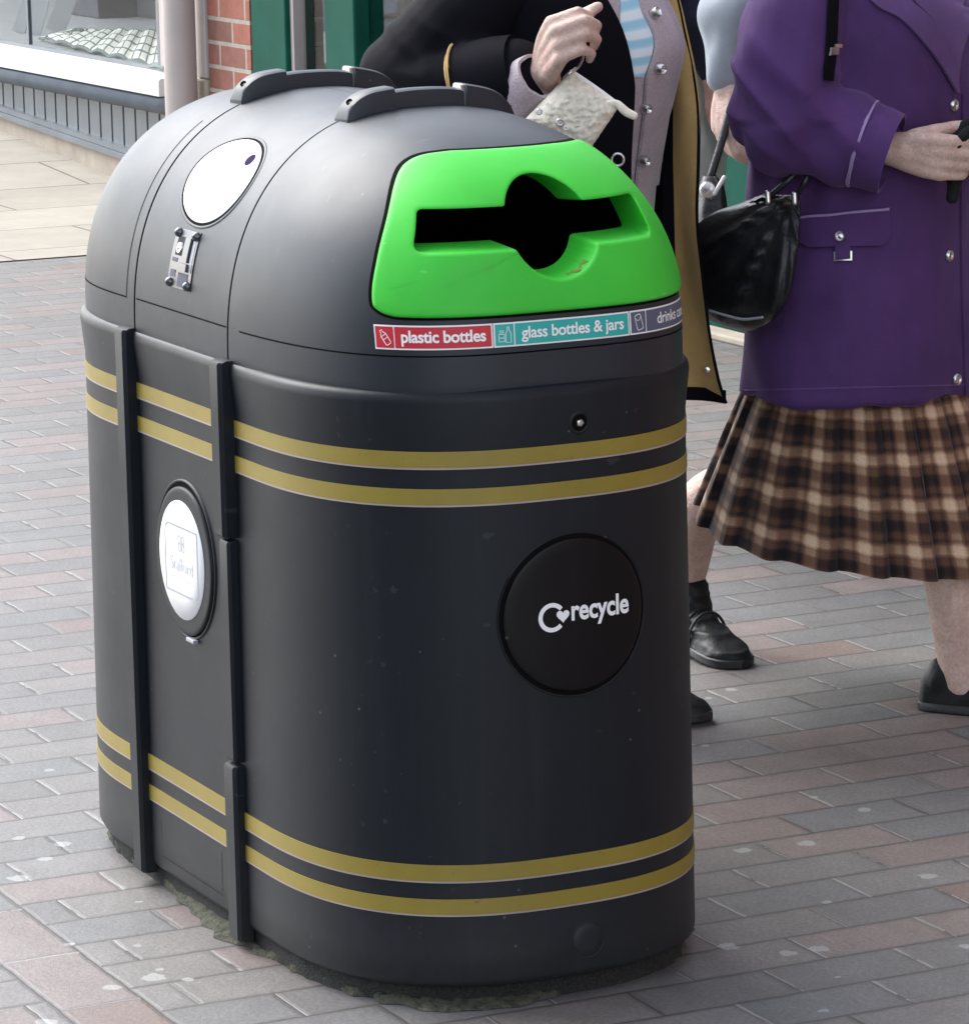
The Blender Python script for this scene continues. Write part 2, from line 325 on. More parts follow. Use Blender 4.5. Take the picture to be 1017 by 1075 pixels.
bump(nt, b, noi(nt, coords(nt), 500, 3), .5, .001); M['tartan'] = m
M['moss'] = simple('moss_and_grit', (.050, .050, .034), .95, 0, .7, 70, .9, 150, .006)
M['grit'] = simple('black_gritty_rubber', (.016, .016, .015), .9, 0, .9, 260, .9, 320, .004)

# ------------------------------------------------------------------ mesh helpers
def link(name, me, mat, parent=None, smooth=True):
    o = bpy.data.objects.new(name, me); COL.objects.link(o)
    if mat is not None:
        if not isinstance(mat, (list, tuple)): mat = [mat]
        for x in mat: me.materials.append(M[x] if isinstance(x, str) else x)
    if parent is not None: o.parent = parent
    if smooth:
        for p in me.polygons: p.use_smooth = True
    return o
def tag(o, label, cat, group=None, kind=None):
    if label: o['label'] = label
    if cat: o['category'] = cat
    if group: o['group'] = group
    if kind: o['kind'] = kind
    return o
def empty(name, loc=(0, 0, 0)):
    o = bpy.data.objects.new(name, None); COL.objects.link(o); o.location = loc; o.empty_display_size = .1; return o
def ploc(o):
    v = Vector((0, 0, 0))
    while o is not None: v = v+o.location; o = o.parent
    return v
def mesh(name, vs, fs, mat, parent=None, smooth=True, uv=None, mi=None):
    if parent is not None: pl_ = ploc(parent); vs = [Vector(v)-pl_ for v in vs]
    me = bpy.data.meshes.new(name); me.from_pydata([tuple(v) for v in vs], [], fs); me.update()
    if uv:
        l = me.uv_layers.new(name='UVMap')
        for lp in me.loops: l.data[lp.index].uv = uv[lp.vertex_index]
    o = link(name, me, mat, parent, smooth)
    if mi:
        for p, k in zip(me.polygons, mi): p.material_index = k
    return o
def grid(rows, closed=False, flip=False):
    """rows: list of equally long vertex lists"""
    n = len(rows[0]); vs = [v for r in rows for v in r]; fs = []
    for i in range(len(rows)-1):
        for j in range(n if closed else n-1):
            a, b_ = i*n+j, i*n+(j+1) % n
            f = (a, b_, b_+n, a+n)
            fs.append(f[::-1] if flip else f)
    return vs, fs
def fixn(o):
    bm = bmesh.new(); bm.from_mesh(o.data); bmesh.ops.recalc_face_normals(bm, faces=bm.faces); bm.to_mesh(o.data); bm.free(); return o
def sharp(o, ang=35):
    o.data.set_sharp_from_angle(angle=radians(ang)); return o
def solid(o, t, off=-1, mo=0):
    md = o.modifiers.new('solid', 'SOLIDIFY'); md.thickness = t; md.offset = off; md.material_offset = mo; md.use_even_offset = False
    es = o.modifiers.new('split', 'EDGE_SPLIT'); es.split_angle = radians(50); es.use_edge_sharp = False; return o
def bevel(o, w, seg=2):
    md = o.modifiers.new('bevel', 'BEVEL'); md.width = w; md.segments = seg; md.limit_method = 'ANGLE'; md.angle_limit = radians(40); return o
def box(name, lo, hi, mat, parent=None, bev=0, xf=None):
    vs = [Vector((x, y, z)) for x in (lo[0], hi[0]) for y in (lo[1], hi[1]) for z in (lo[2], hi[2])]
    if xf: vs = [xf(v) for v in vs]
    fs = [(0, 1, 3, 2), (4, 6, 7, 5), (0, 4, 5, 1), (2, 3, 7, 6), (0, 2, 6, 4), (1, 5, 7, 3)]
    o = mesh(name, vs, fs, mat, parent, smooth=False); fixn(o)
    if bev: bevel(o, bev)
    return o
def catmull(P, n):
    out = []; k = len(P)
    for i in range(k-1):
        p0, p1, p2, p3 = P[max(i-1, 0)], P[i], P[i+1], P[min(i+2, k-1)]
        for j in range(n):
            t = j/n
            out.append([.5*((2*b)+(-a+c)*t+(2*a-5*b+4*c-d)*t*t+(-a+3*b-3*c+d)*t**3) for a, b, c, d in zip(p0, p1, p2, p3)])
    out.append(list(P[-1])); return out
def tube(pts, rad, n=14, caps=True, sub=6, flat=1.0, up=None):
    """pts list of Vectors, rad list of floats -> verts, faces of a closed tapered tube with round ends"""
    P = catmull([list(p)+[r] for p, r in zip(pts, rad)], sub) if len(pts) > 2 else [list(p)+[r] for p, r in zip(pts, rad)]
    P = [(Vector(p[:3]), p[3]) for p in P]
    rows = []; prev = None
    L = len(P)
    def frm(i):
        a = P[max(i-1, 0)][0]; b_ = P[min(i+1, L-1)][0]; t = (b_-a).normalized()
        return t
    t0 = frm(0); u = up.copy() if up else (Vector((0, 0, 1)) if abs(t0.z) < .9 else Vector((1, 0, 0)))
    seq = []
    if caps:
        for k in range(1, 4):
            a = (k-4)/4*pi/2; seq.append((0, sin(a), cos(a)))
        seq = [(0, sin((k-4)/4*pi/2), cos((k-4)/4*pi/2)) for k in (1, 2, 3)]+[(i, 0, 1) for i in range(L)]+[(L-1, sin(k/4*pi/2), cos(k/4*pi/2)) for k in (1, 2, 3)]
    else: seq = [(i, 0, 1) for i in range(L)]
    for i, h, s in seq:
        t = frm(i); u = (u-t*u.dot(t)).normalized(); w = t.cross(u); c, r = P[i]
        c = c+t*(h*r)
        rows.append([c+(u*cos(2*pi*j/n)*flat+w*sin(2*pi*j/n))*(r*s) for j in range(n)])
    vs, fs = grid(rows, closed=True)
    if caps:
        t = frm(0); vs.append(P[0][0]-t*P[0][1]); k = len(vs)-1
        for j in range(n): fs.append((k, (j+1) % n, j))
        t = frm(L-1); vs.append(P[-1][0]+t*P[-1][1]); k = len(vs)-1; o_ = (len(rows)-1)*n
        for j in range(n): fs.append((k, o_+j, o_+(j+1) % n))
    else:
        fs.append(tuple(range(n))[::-1]); o_ = (len(rows)-1)*n; fs.append(tuple(o_+j for j in range(n)))
    return vs, fs
def sel_ring(c, A, B, n, e, fv, lv, up=Vector((0, 0, 0)), start=0, disp=None):
    out = []
    for j in range(n):
        th = 2*pi*j/n+start; ct, st = cos(th), sin(th)
        x = A*math.copysign(abs(ct)**(2/e), ct); y = B*math.copysign(abs(st)**(2/e), st)
        out.append(c+fv*x+lv*y)
    return out
def loft_rings(keys, fv, lv, n=48, sub=6):
    """keys: (centre Vector, A, B, e)"""
    K = catmull([list(c)+[A, B, e] for c, A, B, e in keys], sub)
    rows = [sel_ring(Vector(k[:3]), k[3], k[4], n, max(k[5], 1.6), fv, lv) for k in K]
    vs, fs = grid(rows, closed=True)
    fs.append(tuple(range(n))[::-1]); o_ = (len(rows)-1)*n; fs.append(tuple(o_+j for j in range(n)))
    return vs, fs
def join(parts):
    vs, fs = [], []
    for a, b_ in parts:
        k = len(vs); vs += list(a); fs += [tuple(i+k for i in f) for f in b_]
    return vs, fs
def remeshed(name, parts, mat, voxel, parent=None, smooth_it=6, fac=.5, disp=None):
    vs, fs = join(parts)
    me = bpy.data.meshes.new('tmp'); me.from_pydata([tuple(v) for v in vs], [], fs); me.update()
    bm = bmesh.new(); bm.from_mesh(me); bmesh.ops.recalc_face_normals(bm, faces=bm.faces); bm.to_mesh(me); bm.free()
    o = bpy.data.objects.new('tmp', me); COL.objects.link(o)
    r = o.modifiers.new('r', 'REMESH'); r.mode = 'VOXEL'; r.voxel_size = voxel; r.adaptivity = 0
    if smooth_it:
        s = o.modifiers.new('s', 'SMOOTH'); s.factor = fac; s.iterations = smooth_it
    dg = bpy.context.evaluated_depsgraph_get(); dg.update()
    nm = bpy.data.meshes.new_from_object(o.evaluated_get(dg)); nm.name = name
    bpy.data.objects.remove(o, do_unlink=True)
    if disp:
        nr = [v.normal.copy() for v in nm.vertices]; co = [v.co.copy() for v in nm.vertices]
        for v, c, n_ in zip(nm.vertices, co, nr): v.co = c+n_*disp(c, n_)
        nm.update()
    nm.materials.clear()
    if parent is not None:
        for v in nm.vertices: v.co -= ploc(parent)
    return link(name, nm, mat, parent)
def bvh(objs):
    vs, fs = [], []
    for o in objs:
        k = len(vs); off = ploc(o)
        vs += [v.co+off for v in o.data.vertices]; fs += [tuple(i+k for i in p.vertices) for p in o.data.polygons]
    return BVHTree.FromPolygons(vs, fs)
def cast(bv, px, py, fallback=7.3):
    h, n_, i, d = bv.ray_cast(CO, ray(px, py).normalized())
    if h is None: return at(px, py, fallback), -CD
    return h, n_
def patch(name, bv, rowsA, mat, parent, off=.004, th=.003, fb=7.3, nu=10, nv=10, curved=True):
    """rowsA: 2 edge polylines of pixel points (left edge, right edge); laid onto the surface bv"""
    A = catmull([list(p) for p in rowsA[0]], nv); B = catmull([list(p) for p in rowsA[1]], nv)
    ka, kb = len(A), len(B); n = max(ka, kb)
    A = [A[int(i*(ka-1)/(n-1))] for i in range(n)]; B = [B[int(i*(kb-1)/(n-1))] for i in range(n)]
    rows = []
    for a, b_ in zip(A, B):
        r = []
        for j in range(nu+1):
            t = j/nu; h, nn = cast(bv, a[0]*(1-t)+b_[0]*t, a[1]*(1-t)+b_[1]*t, fb)
            if nn.dot(CD) > 0: nn = -nn
            r.append(h+nn*off)
        rows.append(r)
    vs, fs = grid(rows); o = mesh(name, vs, fs, mat, parent)
    bm = bmesh.new(); bm.from_mesh(o.data)
    bmesh.ops.recalc_face_normals(bm, faces=bm.faces)
    bm.faces.ensure_lookup_table()
    if sum(f.normal.dot(CD) for f in bm.faces) > 0: bmesh.ops.reverse_faces(bm, faces=bm.faces)
    bm.to_mesh(o.data); bm.free()
    solid(o, th, -1 if th > 0 else 1); return o
def lathe(name, c, ax, prof, mat, parent=None, n=24):
    """prof: list of (radius, height along ax)"""
    ax = ax.normalized(); u = ax.orthogonal().normalized(); w = ax.cross(u)
    rows = [[c+ax*h+(u*cos(2*pi*j/n)+w*sin(2*pi*j/n))*r for j in range(n)] for r, h in prof]
    vs, fs = grid(rows, closed=True)
    o = mesh(name, vs, fs, mat, parent); fixn(o); return sharp(o, 50)
def textmesh(s, size, bold=.0, align='LEFT', shear=0, spacing=1):
    cu = bpy.data.curves.new('t', 'FONT'); cu.body = s; cu.size = size; cu.offset = bold; cu.align_x = align; cu.resolution_u = 4
    cu.shear = shear; cu.space_character = spacing
    o = bpy.data.objects.new('t', cu); COL.objects.link(o)
    dg = bpy.context.evaluated_depsgraph_get(); dg.update()
    me = bpy.data.meshes.new_from_object(o.evaluated_get(dg))
    vs = [(v.co.x, v.co.y) for v in me.vertices]; fs = [tuple(p.vertices) for p in me.polygons]
    bpy.data.objects.remove(o, do_unlink=True); return vs, fs
def stroke(pts, w, closed=False):
    """2-D stroked polyline -> 2-D verts & faces"""
    n = len(pts); L, R = [], []
    for i in range(n):
        a = Vector(pts[(i-1) % n] if closed or i else pts[0]); b_ = Vector(pts[(i+1) % n] if closed or i < n-1 else pts[-1])
        t = (b_-a).normalized(); nn = Vector((-t.y, t.x)); p = Vector(pts[i])
        L.append(tuple(p+nn*w/2)); R.append(tuple(p-nn*w/2))
    vs = L+R; fs = []
    for i in range(n if closed else n-1):
        j = (i+1) % n; fs.append((i, j, n+j, n+i))
    return vs, fs
def arc2(c, r, a0, a1, n=16): return [(c[0]+r*cos(radians(a0+(a1-a0)*i/n)), c[1]+r*sin(radians(a0+(a1-a0)*i/n))) for i in range(n+1)]
def rrect(x0, y0, x1, y1, r, n=5):
    rr = r if isinstance(r, (list, tuple)) else (r, r, r, r)
    return (arc2((x1-rr[0], y1-rr[0]), rr[0], 0, 90, n)+arc2((x0+rr[1], y1-rr[1]), rr[1], 90, 180, n)
            + arc2((x0+rr[2], y0+rr[2]), rr[2], 180, 270, n)+arc2((x1-rr[3], y0+rr[3]), rr[3], 270, 360, n))
def lay2(name, parts, fn, mat, parent):
    """flat 2-D shapes laid on a curved surface by fn(u,v)"""
    vs, fs = join([([(*p, 0) for p in a], b_) for a, b_ in parts])
    o = mesh(name, [fn(p[0], p[1]) for p in vs], fs, mat, parent, smooth=False); return o
def face_out(o, ref):
    """make a sheet's normals point along ref(co)"""
    bm = bmesh.new(); bm.from_mesh(o.data)
    bad = [f for f in bm.faces if f.normal.dot(ref(f.calc_center_median())) < 0]
    bmesh.ops.reverse_faces(bm, faces=bad); bm.to_mesh(o.data); bm.free(); return o

# ================================================================== THE RECYCLING BIN
BIN = empty('recycling_bin', (0, 0, 0))
tag(BIN, 'black plastic twin recycling bin with bright green slot and gold bands on the brick paving', 'recycling bin')
PA, PB, PC, PN = .369, .305, .2757, 2.5465
def bsc(z): return 1.0202-.0149/.8417*(z-.03)
def flare(z): return .0065*max(0, min(1, (z-.79)/.06))**1.5
def near_path(x0, sgn=1, m=90):
    p = [(x0, -PB)]+[(x0+(PC-x0)*i/8, -PB) for i in range(1, 8)]
    for i in range(m+1):
        t = -pi/2+pi*i/m; c, s = cos(t), sin(t)
        p.append((PC+PA*max(c, 0)**(2/PN), math.copysign(PB*abs(s)**(2/PN), s)))
    p += [(PC+(x0-PC)*i/8, PB) for i in range(1, 9)]
    return [(x*sgn, y) for x, y in p] if sgn > 0 else [(-x, y) for x, y in p][::-1]
def mid_path(x0, x1, side):
    return [(x0+(x1-x0)*i/6, side*PB) for i in range(7)]
def path_norm(p):
    out = []
    for i in range(len(p)):
        a, b_ = p[max(i-1, 0)], p[min(i+1, len(p)-1)]
        tx, ty = b_[0]-a[0], b_[1]-a[1]; l = sqrt(tx*tx+ty*ty)+1e-12
        nx, ny = ty/l, -tx/l
        if nx*p[i][0]*.3+ny*p[i][1] < 0: nx, ny = -nx, -ny
        out.append((nx, ny))
    return out
def wrap(path, prof):
    """prof: list of (z, offset)"""
    nr = path_norm(path)
    return [[Vector((x*bsc(z)+nx*(o_+flare(z)), y*bsc(z)+ny*(o_+flare(z)), z)) for (x, y), (nx, ny) in zip(path, nr)] for z, o_ in prof]
def bodyx(y, z, off=0):
    s = bsc(z); return s*(PC+PA*max(0, 1-(abs(y/s)/PB)**PN)**(1/PN))+off
def bfront(y, z, off=0):
    p = Vector((bodyx(y, z), y, z)); dy = 1e-3
    t = Vector((bodyx(y+dy, z)-bodyx(y-dy, z), 2*dy, 0)).normalized(); nn = Vector((t.y, -t.x, 0))
    return p+nn*off
outw = lambda c: Vector((c.x*.35, c.y, 0))
BP = [(.030, -.010), (.034, -.004), (.042, 0)]+[(.08+i*.06, 0) for i in range(13)]+[(.855, 0), (.864, -.001), (.869, -.0045), (.8717, -.010), (.8722, -.030)]
RX = .196
body_parts = []
for pth, nm in ((near_path(RX-.003), 'end_body'), (near_path(RX-.003, -1), 'end_body'), (mid_path(-RX+.003, RX-.003, -1), 'middle_panel'), (mid_path(-RX+.003, RX-.003, 1), 'middle_panel')):
    o = mesh(nm, *grid(wrap(pth, BP)), 'bin', BIN); face_out(o, outw); solid(o, .006); body_parts.append(o)
BANDS = [(.7885, .7665), (.7370, .7150), (.2085, .1855), (.1595, .1375)]
for z1, z0 in BANDS:
    zz = [z0+(z1-z0)*i/2 for i in range(3)]
    for pth in (near_path(RX+.010), near_path(RX+.010, -1), mid_path(-RX+.010, RX-.010, -1), mid_path(-RX+.010, RX-.010, 1)):
        dz = .003 if abs(pth[0][1]) == PB and len(pth) == 7 else 0
        pr = [(z+dz, .0014) for z in zz]
        o = mesh('gold_band', *grid(wrap(pth, [(pr[0][0], -.001)]+pr+[(pr[-1][0], -.001)])), 'gold', BIN); face_out(o, outw); sharp(o)
        pr = [(z0-.0028+dz, .001), (z0-.0002+dz, .001)]
        o = mesh('band_edge', *grid(wrap(pth, [(pr[0][0], -.001)]+pr+[(pr[-1][0], -.001)])), 'pinkwhite', BIN); face_out(o, outw); sharp(o)
# vertical rails covering the joints
def rail(x, side, z0, z1, w, p, topround=True, y0=None):
    prof = [(-w/2, 0), (-w/2, p*.75), (-w/2+p*.25, p), (w/2-p*.25, p), (w/2, p*.75), (w/2, 0)]
    zs = [(z0, -.004), (z0+.004, 0), (z0+.3*(z1-z0), 0), (z0+.7*(z1-z0), 0), (z1-.006, 0), (z1-.002, -.002), (z1, -.007)]
    rows = []
    for z, sh in zs:
        b0 = PB*1.006-.004
        rows.append([Vector((x+u*(1+sh*8), side*(b0+.004+max(v+sh, 0) if v else b0), z)) for u, v in prof])
    vs, fs = grid(rows); n = len(prof)
    fs.append(tuple(range(n))); fs.append(tuple((len(rows)-1)*n+i for i in range(n)))
    o = mesh('rail', vs, fs, 'bin', BIN); fixn(o); sharp(o, 30); return o
for side in (-1, 1):
    rail(-RX, side, .020, .874, .040, .021)
    rail(RX, side, .616, .874, .040, .023)
    rail(RX+.001, side, .283, .613, .036, .017)
    rail(RX, side, .012, .279, .042, .020)
# plinth
plp = near_path(0)+near_path(0, -1)[1:-1]
rows = [[Vector((x*.985, y*.975, z)) for x, y in plp] for z in (.0, .012, .024, .045)]
rows = [[v+Vector((noise.noise(v*60)*.005, noise.noise(v*60+Vector((9, 0, 0)))*.005, 0)) for v in r] for r in rows]
o = mesh('plinth', *grid(rows, closed=True), 'grit', BIN); face_out(o, outw)

# ---- lid
NY, HL, Z0L, EXL, BL = 2.26, .344, .88, .643, .3085
def lidp(x):
    return (.096, 3.224, 2.898) if x > 0 else (.235, 2.6, 2.25)
def lidF(x, y, z, d=0):
    cl, mm, nx = lidp(x)
    X = max(abs(x)-cl, 0)/(EXL+(.008 if x < 0 else 0)-cl+d); Y = abs(y)/(BL+d); Z = max(z-Z0L, 0)/(HL+d)
    rho = (X**mm+Y**mm)**(1/mm); w = X*X/(X*X+Y*Y+1e-9); n = NY*(1-w)+nx*w
    return (rho**n+Z**n)**(1/n)
def lidring(rho, z_extra=None, m=64, d=0):
    """plan ring at level rho, with z"""
    out = []
    def add(X, Y, x, y):
        w = X*X/(X*X+Y*Y+1e-9); nx = lidp(x)[2]; n = NY*(1-w)+nx*w
        z = Z0L+HL*max(0, 1-rho**n)**(1/n); out.append(Vector((x, y, z)))
    cr, mr, _ = lidp(1); cf, mf, _ = lidp(-1)
    for i in range(m+1):
        t = -pi/2+pi*i/m; c, s = max(cos(t), 0), sin(t)
        X = c**(2/mr); Y = abs(s)**(2/mr); add(X, Y, cr+(EXL-cr)*rho*X, math.copysign(BL*rho*Y, s))
    for i in range(1, 12): add(0, 1, cr+(-cf-cr)*i/12, BL*rho)
    for i in range(m+1):
        t = pi/2-pi*i/m; c, s = max(cos(t), 0), sin(t)
        X = c**(2/mf); Y = abs(s)**(2/mf); add(X, Y, -cf-(EXL+.008-cf)*rho*X, math.copysign(BL*rho*Y, s))
    for i in range(1, 12): add(0, 1, -cf+(cr+cf)*i/12, -BL*rho)
    return out
rows = []
r0 = lidring(1.0)
rows.append([Vector((v.x*.999, v.y*.998, .868)) for v in r0]); rows.append([Vector((v.x, v.y, .874)) for v in r0])
for k in range(0, 61):
    a = pi/2*k/60; rho = cos(a)**(2/2.3) if k < 60 else 0.002
    rows.append(lidring(rho))
lvs, lfs = grid(rows, closed=True)
def slerp(a, b_, t): return a+(b_-a)*t
# green panel outline (y,z)
YC = .006
hR = [(.10, .9715), (.200, .9718), (.224, .974), (.235, .981), (.238, .992), (.234, 1.02), (.221, 1.062), (.205, 1.098), (.188, 1.132), (.172, 1.158), (.160, 1.169), (.142, 1.1755), (.08, 1.178)]
hL = [(.10, .9715), (.200, .9718), (.224, .974), (.235, .981), (.238, .992), (.233, 1.02), (.219, 1.060), (.201, 1.096), (.180, 1.130), (.160, 1.153), (.140, 1.1665), (.115, 1.1745), (.08, 1.178)]
OUT = [(YC+y, z) for y, z in catmull(hR, 5)]+[(YC-y, z) for y, z in catmull(hL, 5)[::-1]]
def inpoly(p, poly):
    c = False; n = len(poly)
    for i in range(n):
        a, b_ = poly[i], poly[i-1]
        if (a[1] > p[1]) != (b_[1] > p[1]) and p[0] < (b_[0]-a[0])*(p[1]-a[1])/(b_[1]-a[1])+a[0]: c = not c
    return c
def lidx(y, z, d=0):
    lo, hi = .05, .75
    for _ in range(34):
        m_ = (lo+hi)/2
        if lidF(m_, y, z) < 1: lo = m_
        else: hi = m_
    return lo
def lnorm(x, y, z):
    e = 1e-4
    return Vector((lidF(x+e, y, z)-lidF(x-e, y, z), lidF(x, y+e, z)-lidF(x, y-e, z), lidF(x, y, z+e)-lidF(x, y, z-e))).normalized()
def lfront(y, z, off=0, nrm=True):
    x = lidx(y, z); p = Vector((x, y, z))
    return p+(lnorm(x, y, z) if nrm else Vector((1, 0, 0)))*off
HOLE = [(YC+(y-YC)*.955, 1.075+(z-1.075)*.93) for y, z in OUT]
def lid_piece(name, x0, x1, holes=None, zmin=None, zmax=None):
    bm = bmesh.new(); V = [bm.verts.new(v) for v in lvs]
    for f in lfs:
        try: bm.faces.new([V[i] for i in f])
        except ValueError: pass
    def cut(co, no):
        bmesh.ops.bisect_plane(bm, geom=bm.verts[:]+bm.edges[:]+bm.faces[:], plane_co=co, plane_no=no, clear_outer=True)
    if x1 is not None: cut((x1, 0, 0), (1, 0, 0))
    if x0 is not None: cut((x0, 0, 0), (-1, 0, 0))
    if zmin: cut((0, 0, zmin), (0, 0, -1))
    if zmax: cut((0, 0, zmax), (0, 0, 1))
    if holes:
        bad = [f for f in bm.faces if f.calc_center_median().x > .3 and all(inpoly((v.co.y, v.co.z), holes) for v in f.verts)]
        bmesh.ops.delete(bm, geom=bad, context='FACES')
    bmesh.ops.recalc_face_normals(bm, faces=bm.faces)
    me = bpy.data.meshes.new(name); bm.to_mesh(me); bm.free()
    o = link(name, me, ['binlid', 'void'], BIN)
    face_out(o, lambda c: Vector((c.x*.3, c.y, c.z-.9)))
    solid(o, .007, mo=1); return o
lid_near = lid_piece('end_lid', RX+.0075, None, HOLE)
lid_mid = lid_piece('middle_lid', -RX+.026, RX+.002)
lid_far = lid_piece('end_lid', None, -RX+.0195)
# dark strips put under the two joints for the shade in the gaps
def arch(x, w, d, z0=.87, y1=None, n=50, mat='void', name='joint_shade_strip', ztop=None):
    rows = []
    for k in range(n+1):
        a = -pi/2+pi*k/n; y = BL*math.copysign(abs(sin(a))**(2/2.26), sin(a)); z = Z0L+HL*abs(cos(a))**(2/2.26)
        s = 1-d/.31
        rows.append([Vector((x-w/2, y*s, Z0L+(z-Z0L)*s if z > Z0L else z)), Vector((x+w/2, y*s, Z0L+(z-Z0L)*s))])
    rows = [[Vector((r[0].x, r[0].y, z0)), Vector((r[1].x, r[1].y, z0))] for r in rows[:1]]+rows+[[Vector((r[0].x, r[0].y, z0)), Vector((r[1].x, r[1].y, z0))] for r in rows[-1:]]
    return mesh(name, *grid(rows), mat, BIN)
arch(RX+.004, .03, .009); arch(-RX+.0235, .03, .009)
# fine grooves, their shade painted on as thin dark strips
def seam(pts, w=.0022, off=.0006):
    rows = []
    for i, p in enumerate(pts):
        a, b_ = pts[max(i-1, 0)], pts[min(i+1, len(pts)-1)]; t = (b_-a).normalized(); nn = lnorm(*p)
        s = t.cross(nn).normalized()*w/2; q = p+nn*off; rows.append([q-s, q+s])
    o = mesh('painted_groove', *grid(rows), 'void', BIN); face_out(o, lambda c: Vector((c.x*.3, c.y, c.z-.9))); return o
def side_lid(x, z, side=-1):
    lo, hi = 0, .4
    for _ in range(34):
        m_ = (lo+hi)/2
        if lidF(x, m_, z) < 1: lo = m_
        else: hi = m_
    return Vector((x, side*lo, z))
seam([side_lid(-.165+.36*i/10, .9205) for i in range(11)])
seam([side_lid(.243+.16*i/12, .9195) for i in range(13)]+[lfront(-.285+.285*2*i/60, .9195) for i in range(61)])
seam([side_lid(-.208-.3*i/20, .9185) for i in range(21)])
zz = [.9185+.01*i for i in range(27)]
seam([side_lid(-.207, z) for z in zz]); 

# ---- green aperture panel
CCy, CCz, CRd = .013, 1.0785, .066
def fillet(poly, rads, n=5):
    out = []
    k = len(poly)
    for i in range(k):
        p = Vector(poly[i]); a = Vector(poly[i-1]); c = Vector(poly[(i+1) % k]); r = rads[i]
        if r <= 0: out.append(tuple(p)); continue
        d1, d2 = (a-p).normalized(), (c-p).normalized(); ang = d1.angle(d2); t = min(r/math.tan(ang/2), (a-p).length*.45, (c-p).length*.45)
        q1, q2 = p+d1*t, p+d2*t
        for j in range(n+1):
            s = j/n; out.append(tuple((q1*(1-s)+p*s)*(1-s)+(q1*0+p*(1-s)+q2*s)*s))
    return out
# cross-shaped opening: slot + circle
zt, zb = 1.1075, 1.0545
aT = math.asin((zt-CCz)/CRd); aB = math.asin((zb-CCz)/CRd)
ap = []; rad = []
def addp(p, r): ap.append(p); rad.append(r)
addp((.176, zb), .010); addp((.168, zt), .010)
addp((CCy+CRd*cos(aT), zt), .008)
for i in range(1, 18):
    a = aT+(pi-2*aT)*i/18; addp((CCy+CRd*cos(a), CCz+CRd*sin(a)), 0)
addp((CCy-CRd*cos(aT), zt), .008)
addp((-.158, zt), .010); addp((-.180, zb), .010)
addp((CCy-CRd*cos(aB), zb), .008)
for i in range(1, 18):
    a = (pi-aB)+(pi+2*aB)*i/18; addp((CCy+CRd*cos(a), CCz+CRd*sin(a)), 0)
addp((CCy+CRd*cos(aB), zb), .008)
AP = fillet(ap, rad)
# densify
def dens(poly, st):
    out = []
    for i in range(len(poly)):
        a, b_ = Vector(poly[i]), Vector(poly[(i+1) % len(poly)]); n = max(1, int((b_-a).length/st))
        for j in range(n): out.append(tuple(a+(b_-a)*j/n))
    return out
AP = dens(AP, .004)
OUTF = fillet(OUT, [0]*len(OUT))
def rayout(th, poly, c=(CCy, CCz)):
    d = Vector((cos(th), sin(th))); best = None
    for i in range(len(poly)):
        a, b_ = Vector(poly[i])-Vector(c), Vector(poly[(i+1) % len(poly)])-Vector(c); e = b_-a
        den = d.x*e.y-d.y*e.x
        if abs(den) < 1e-12: continue
        t = (a.x*e.y-a.y*e.x)/den; s = (a.x*d.y-a.y*d.x)/den
        if t > 0 and -1e-9 <= s <= 1+1e-9 and (best is None or t > best): best = t
    return (c[0]+d.x*best, c[1]+d.y*best)
# add outer-corner directions by making the outer outline from the union of angles
ths = sorted(set([round(atan2(p[1]-CCz, p[0]-CCy), 5) for p in AP]+[round(atan2(p[1]-CCz, p[0]-CCy), 5) for p in dens(OUTF, .008)]))
APr = [rayout(t, AP) for t in ths]; OUr = [rayout(t, OUTF) for t in ths]
def norm2(poly):
    out = []
    for i in range(len(poly)):
        a, b_ = Vector(poly[i-1]), Vector(poly[(i+1) % len(poly)]); t = (b_-a).normalized(); out.append(Vector((t.y, -t.x)))
    return out
nA, nO = norm2(APr), norm2(OUr)
rows = []
PO = .0065
def gp(p, off=PO, dx=0):
    q = lfront(p[0], p[1], off); return q+Vector((-dx, 0, 0))
# outer edge, from inside out
rows.append([gp(p, -.004) for p in OUr])
for k in range(5):
    a = pi/2*k/4; rows.append([gp(Vector(p)-n_*(.005*(1-sin(a))), PO-.005+.005*sin(a)) if True else None for p, n_ in zip(OUr, nO)])
rows[1:6] = [[gp(Vector(p)-n_*(.005*(1-cos(pi/2*k/4))), PO-.005+.005*sin(pi/2*k/4)) for p, n_ in zip(OUr, nO)] for k in range(5)]
inner_off = .005
for k in range(1, 9):
    t = k/9
    rows.append([gp((Vector(p)-n_*.005)*(1-t)+(Vector(q)+m_*inner_off)*t) for p, n_, q, m_ in zip(OUr, nO, APr, nA)])
for k in range(6):
    a = pi/2*k/5
    rows.append([gp(Vector(q)+m_*(inner_off*(1-sin(a))), PO, inner_off*(1-cos(a))) for q, m_ in zip(APr, nA)])
for dpt in (.02, .04, .06, .078):
    rows.append([gp(Vector(q)+m_*(-.0012*dpt/.02), PO, dpt) for q, m_ in zip(APr, nA)])
vs, fs = grid(rows, closed=True)
GP = mesh('aperture_panel', vs, fs, 'green', BIN); fixn(GP); sharp(GP, 60)
# dark ring laid on the lid for the shaded gap round the panel
rows = [[lfront(*(Vector(p)+n_*k), .0008) for p, n_ in zip(OUr, nO)] for k in (-.003, .0035)]
face_out(mesh('panel_gap_shade', *grid(rows, closed=True), 'void', BIN), lambda c: Vector((1, 0, .3)))
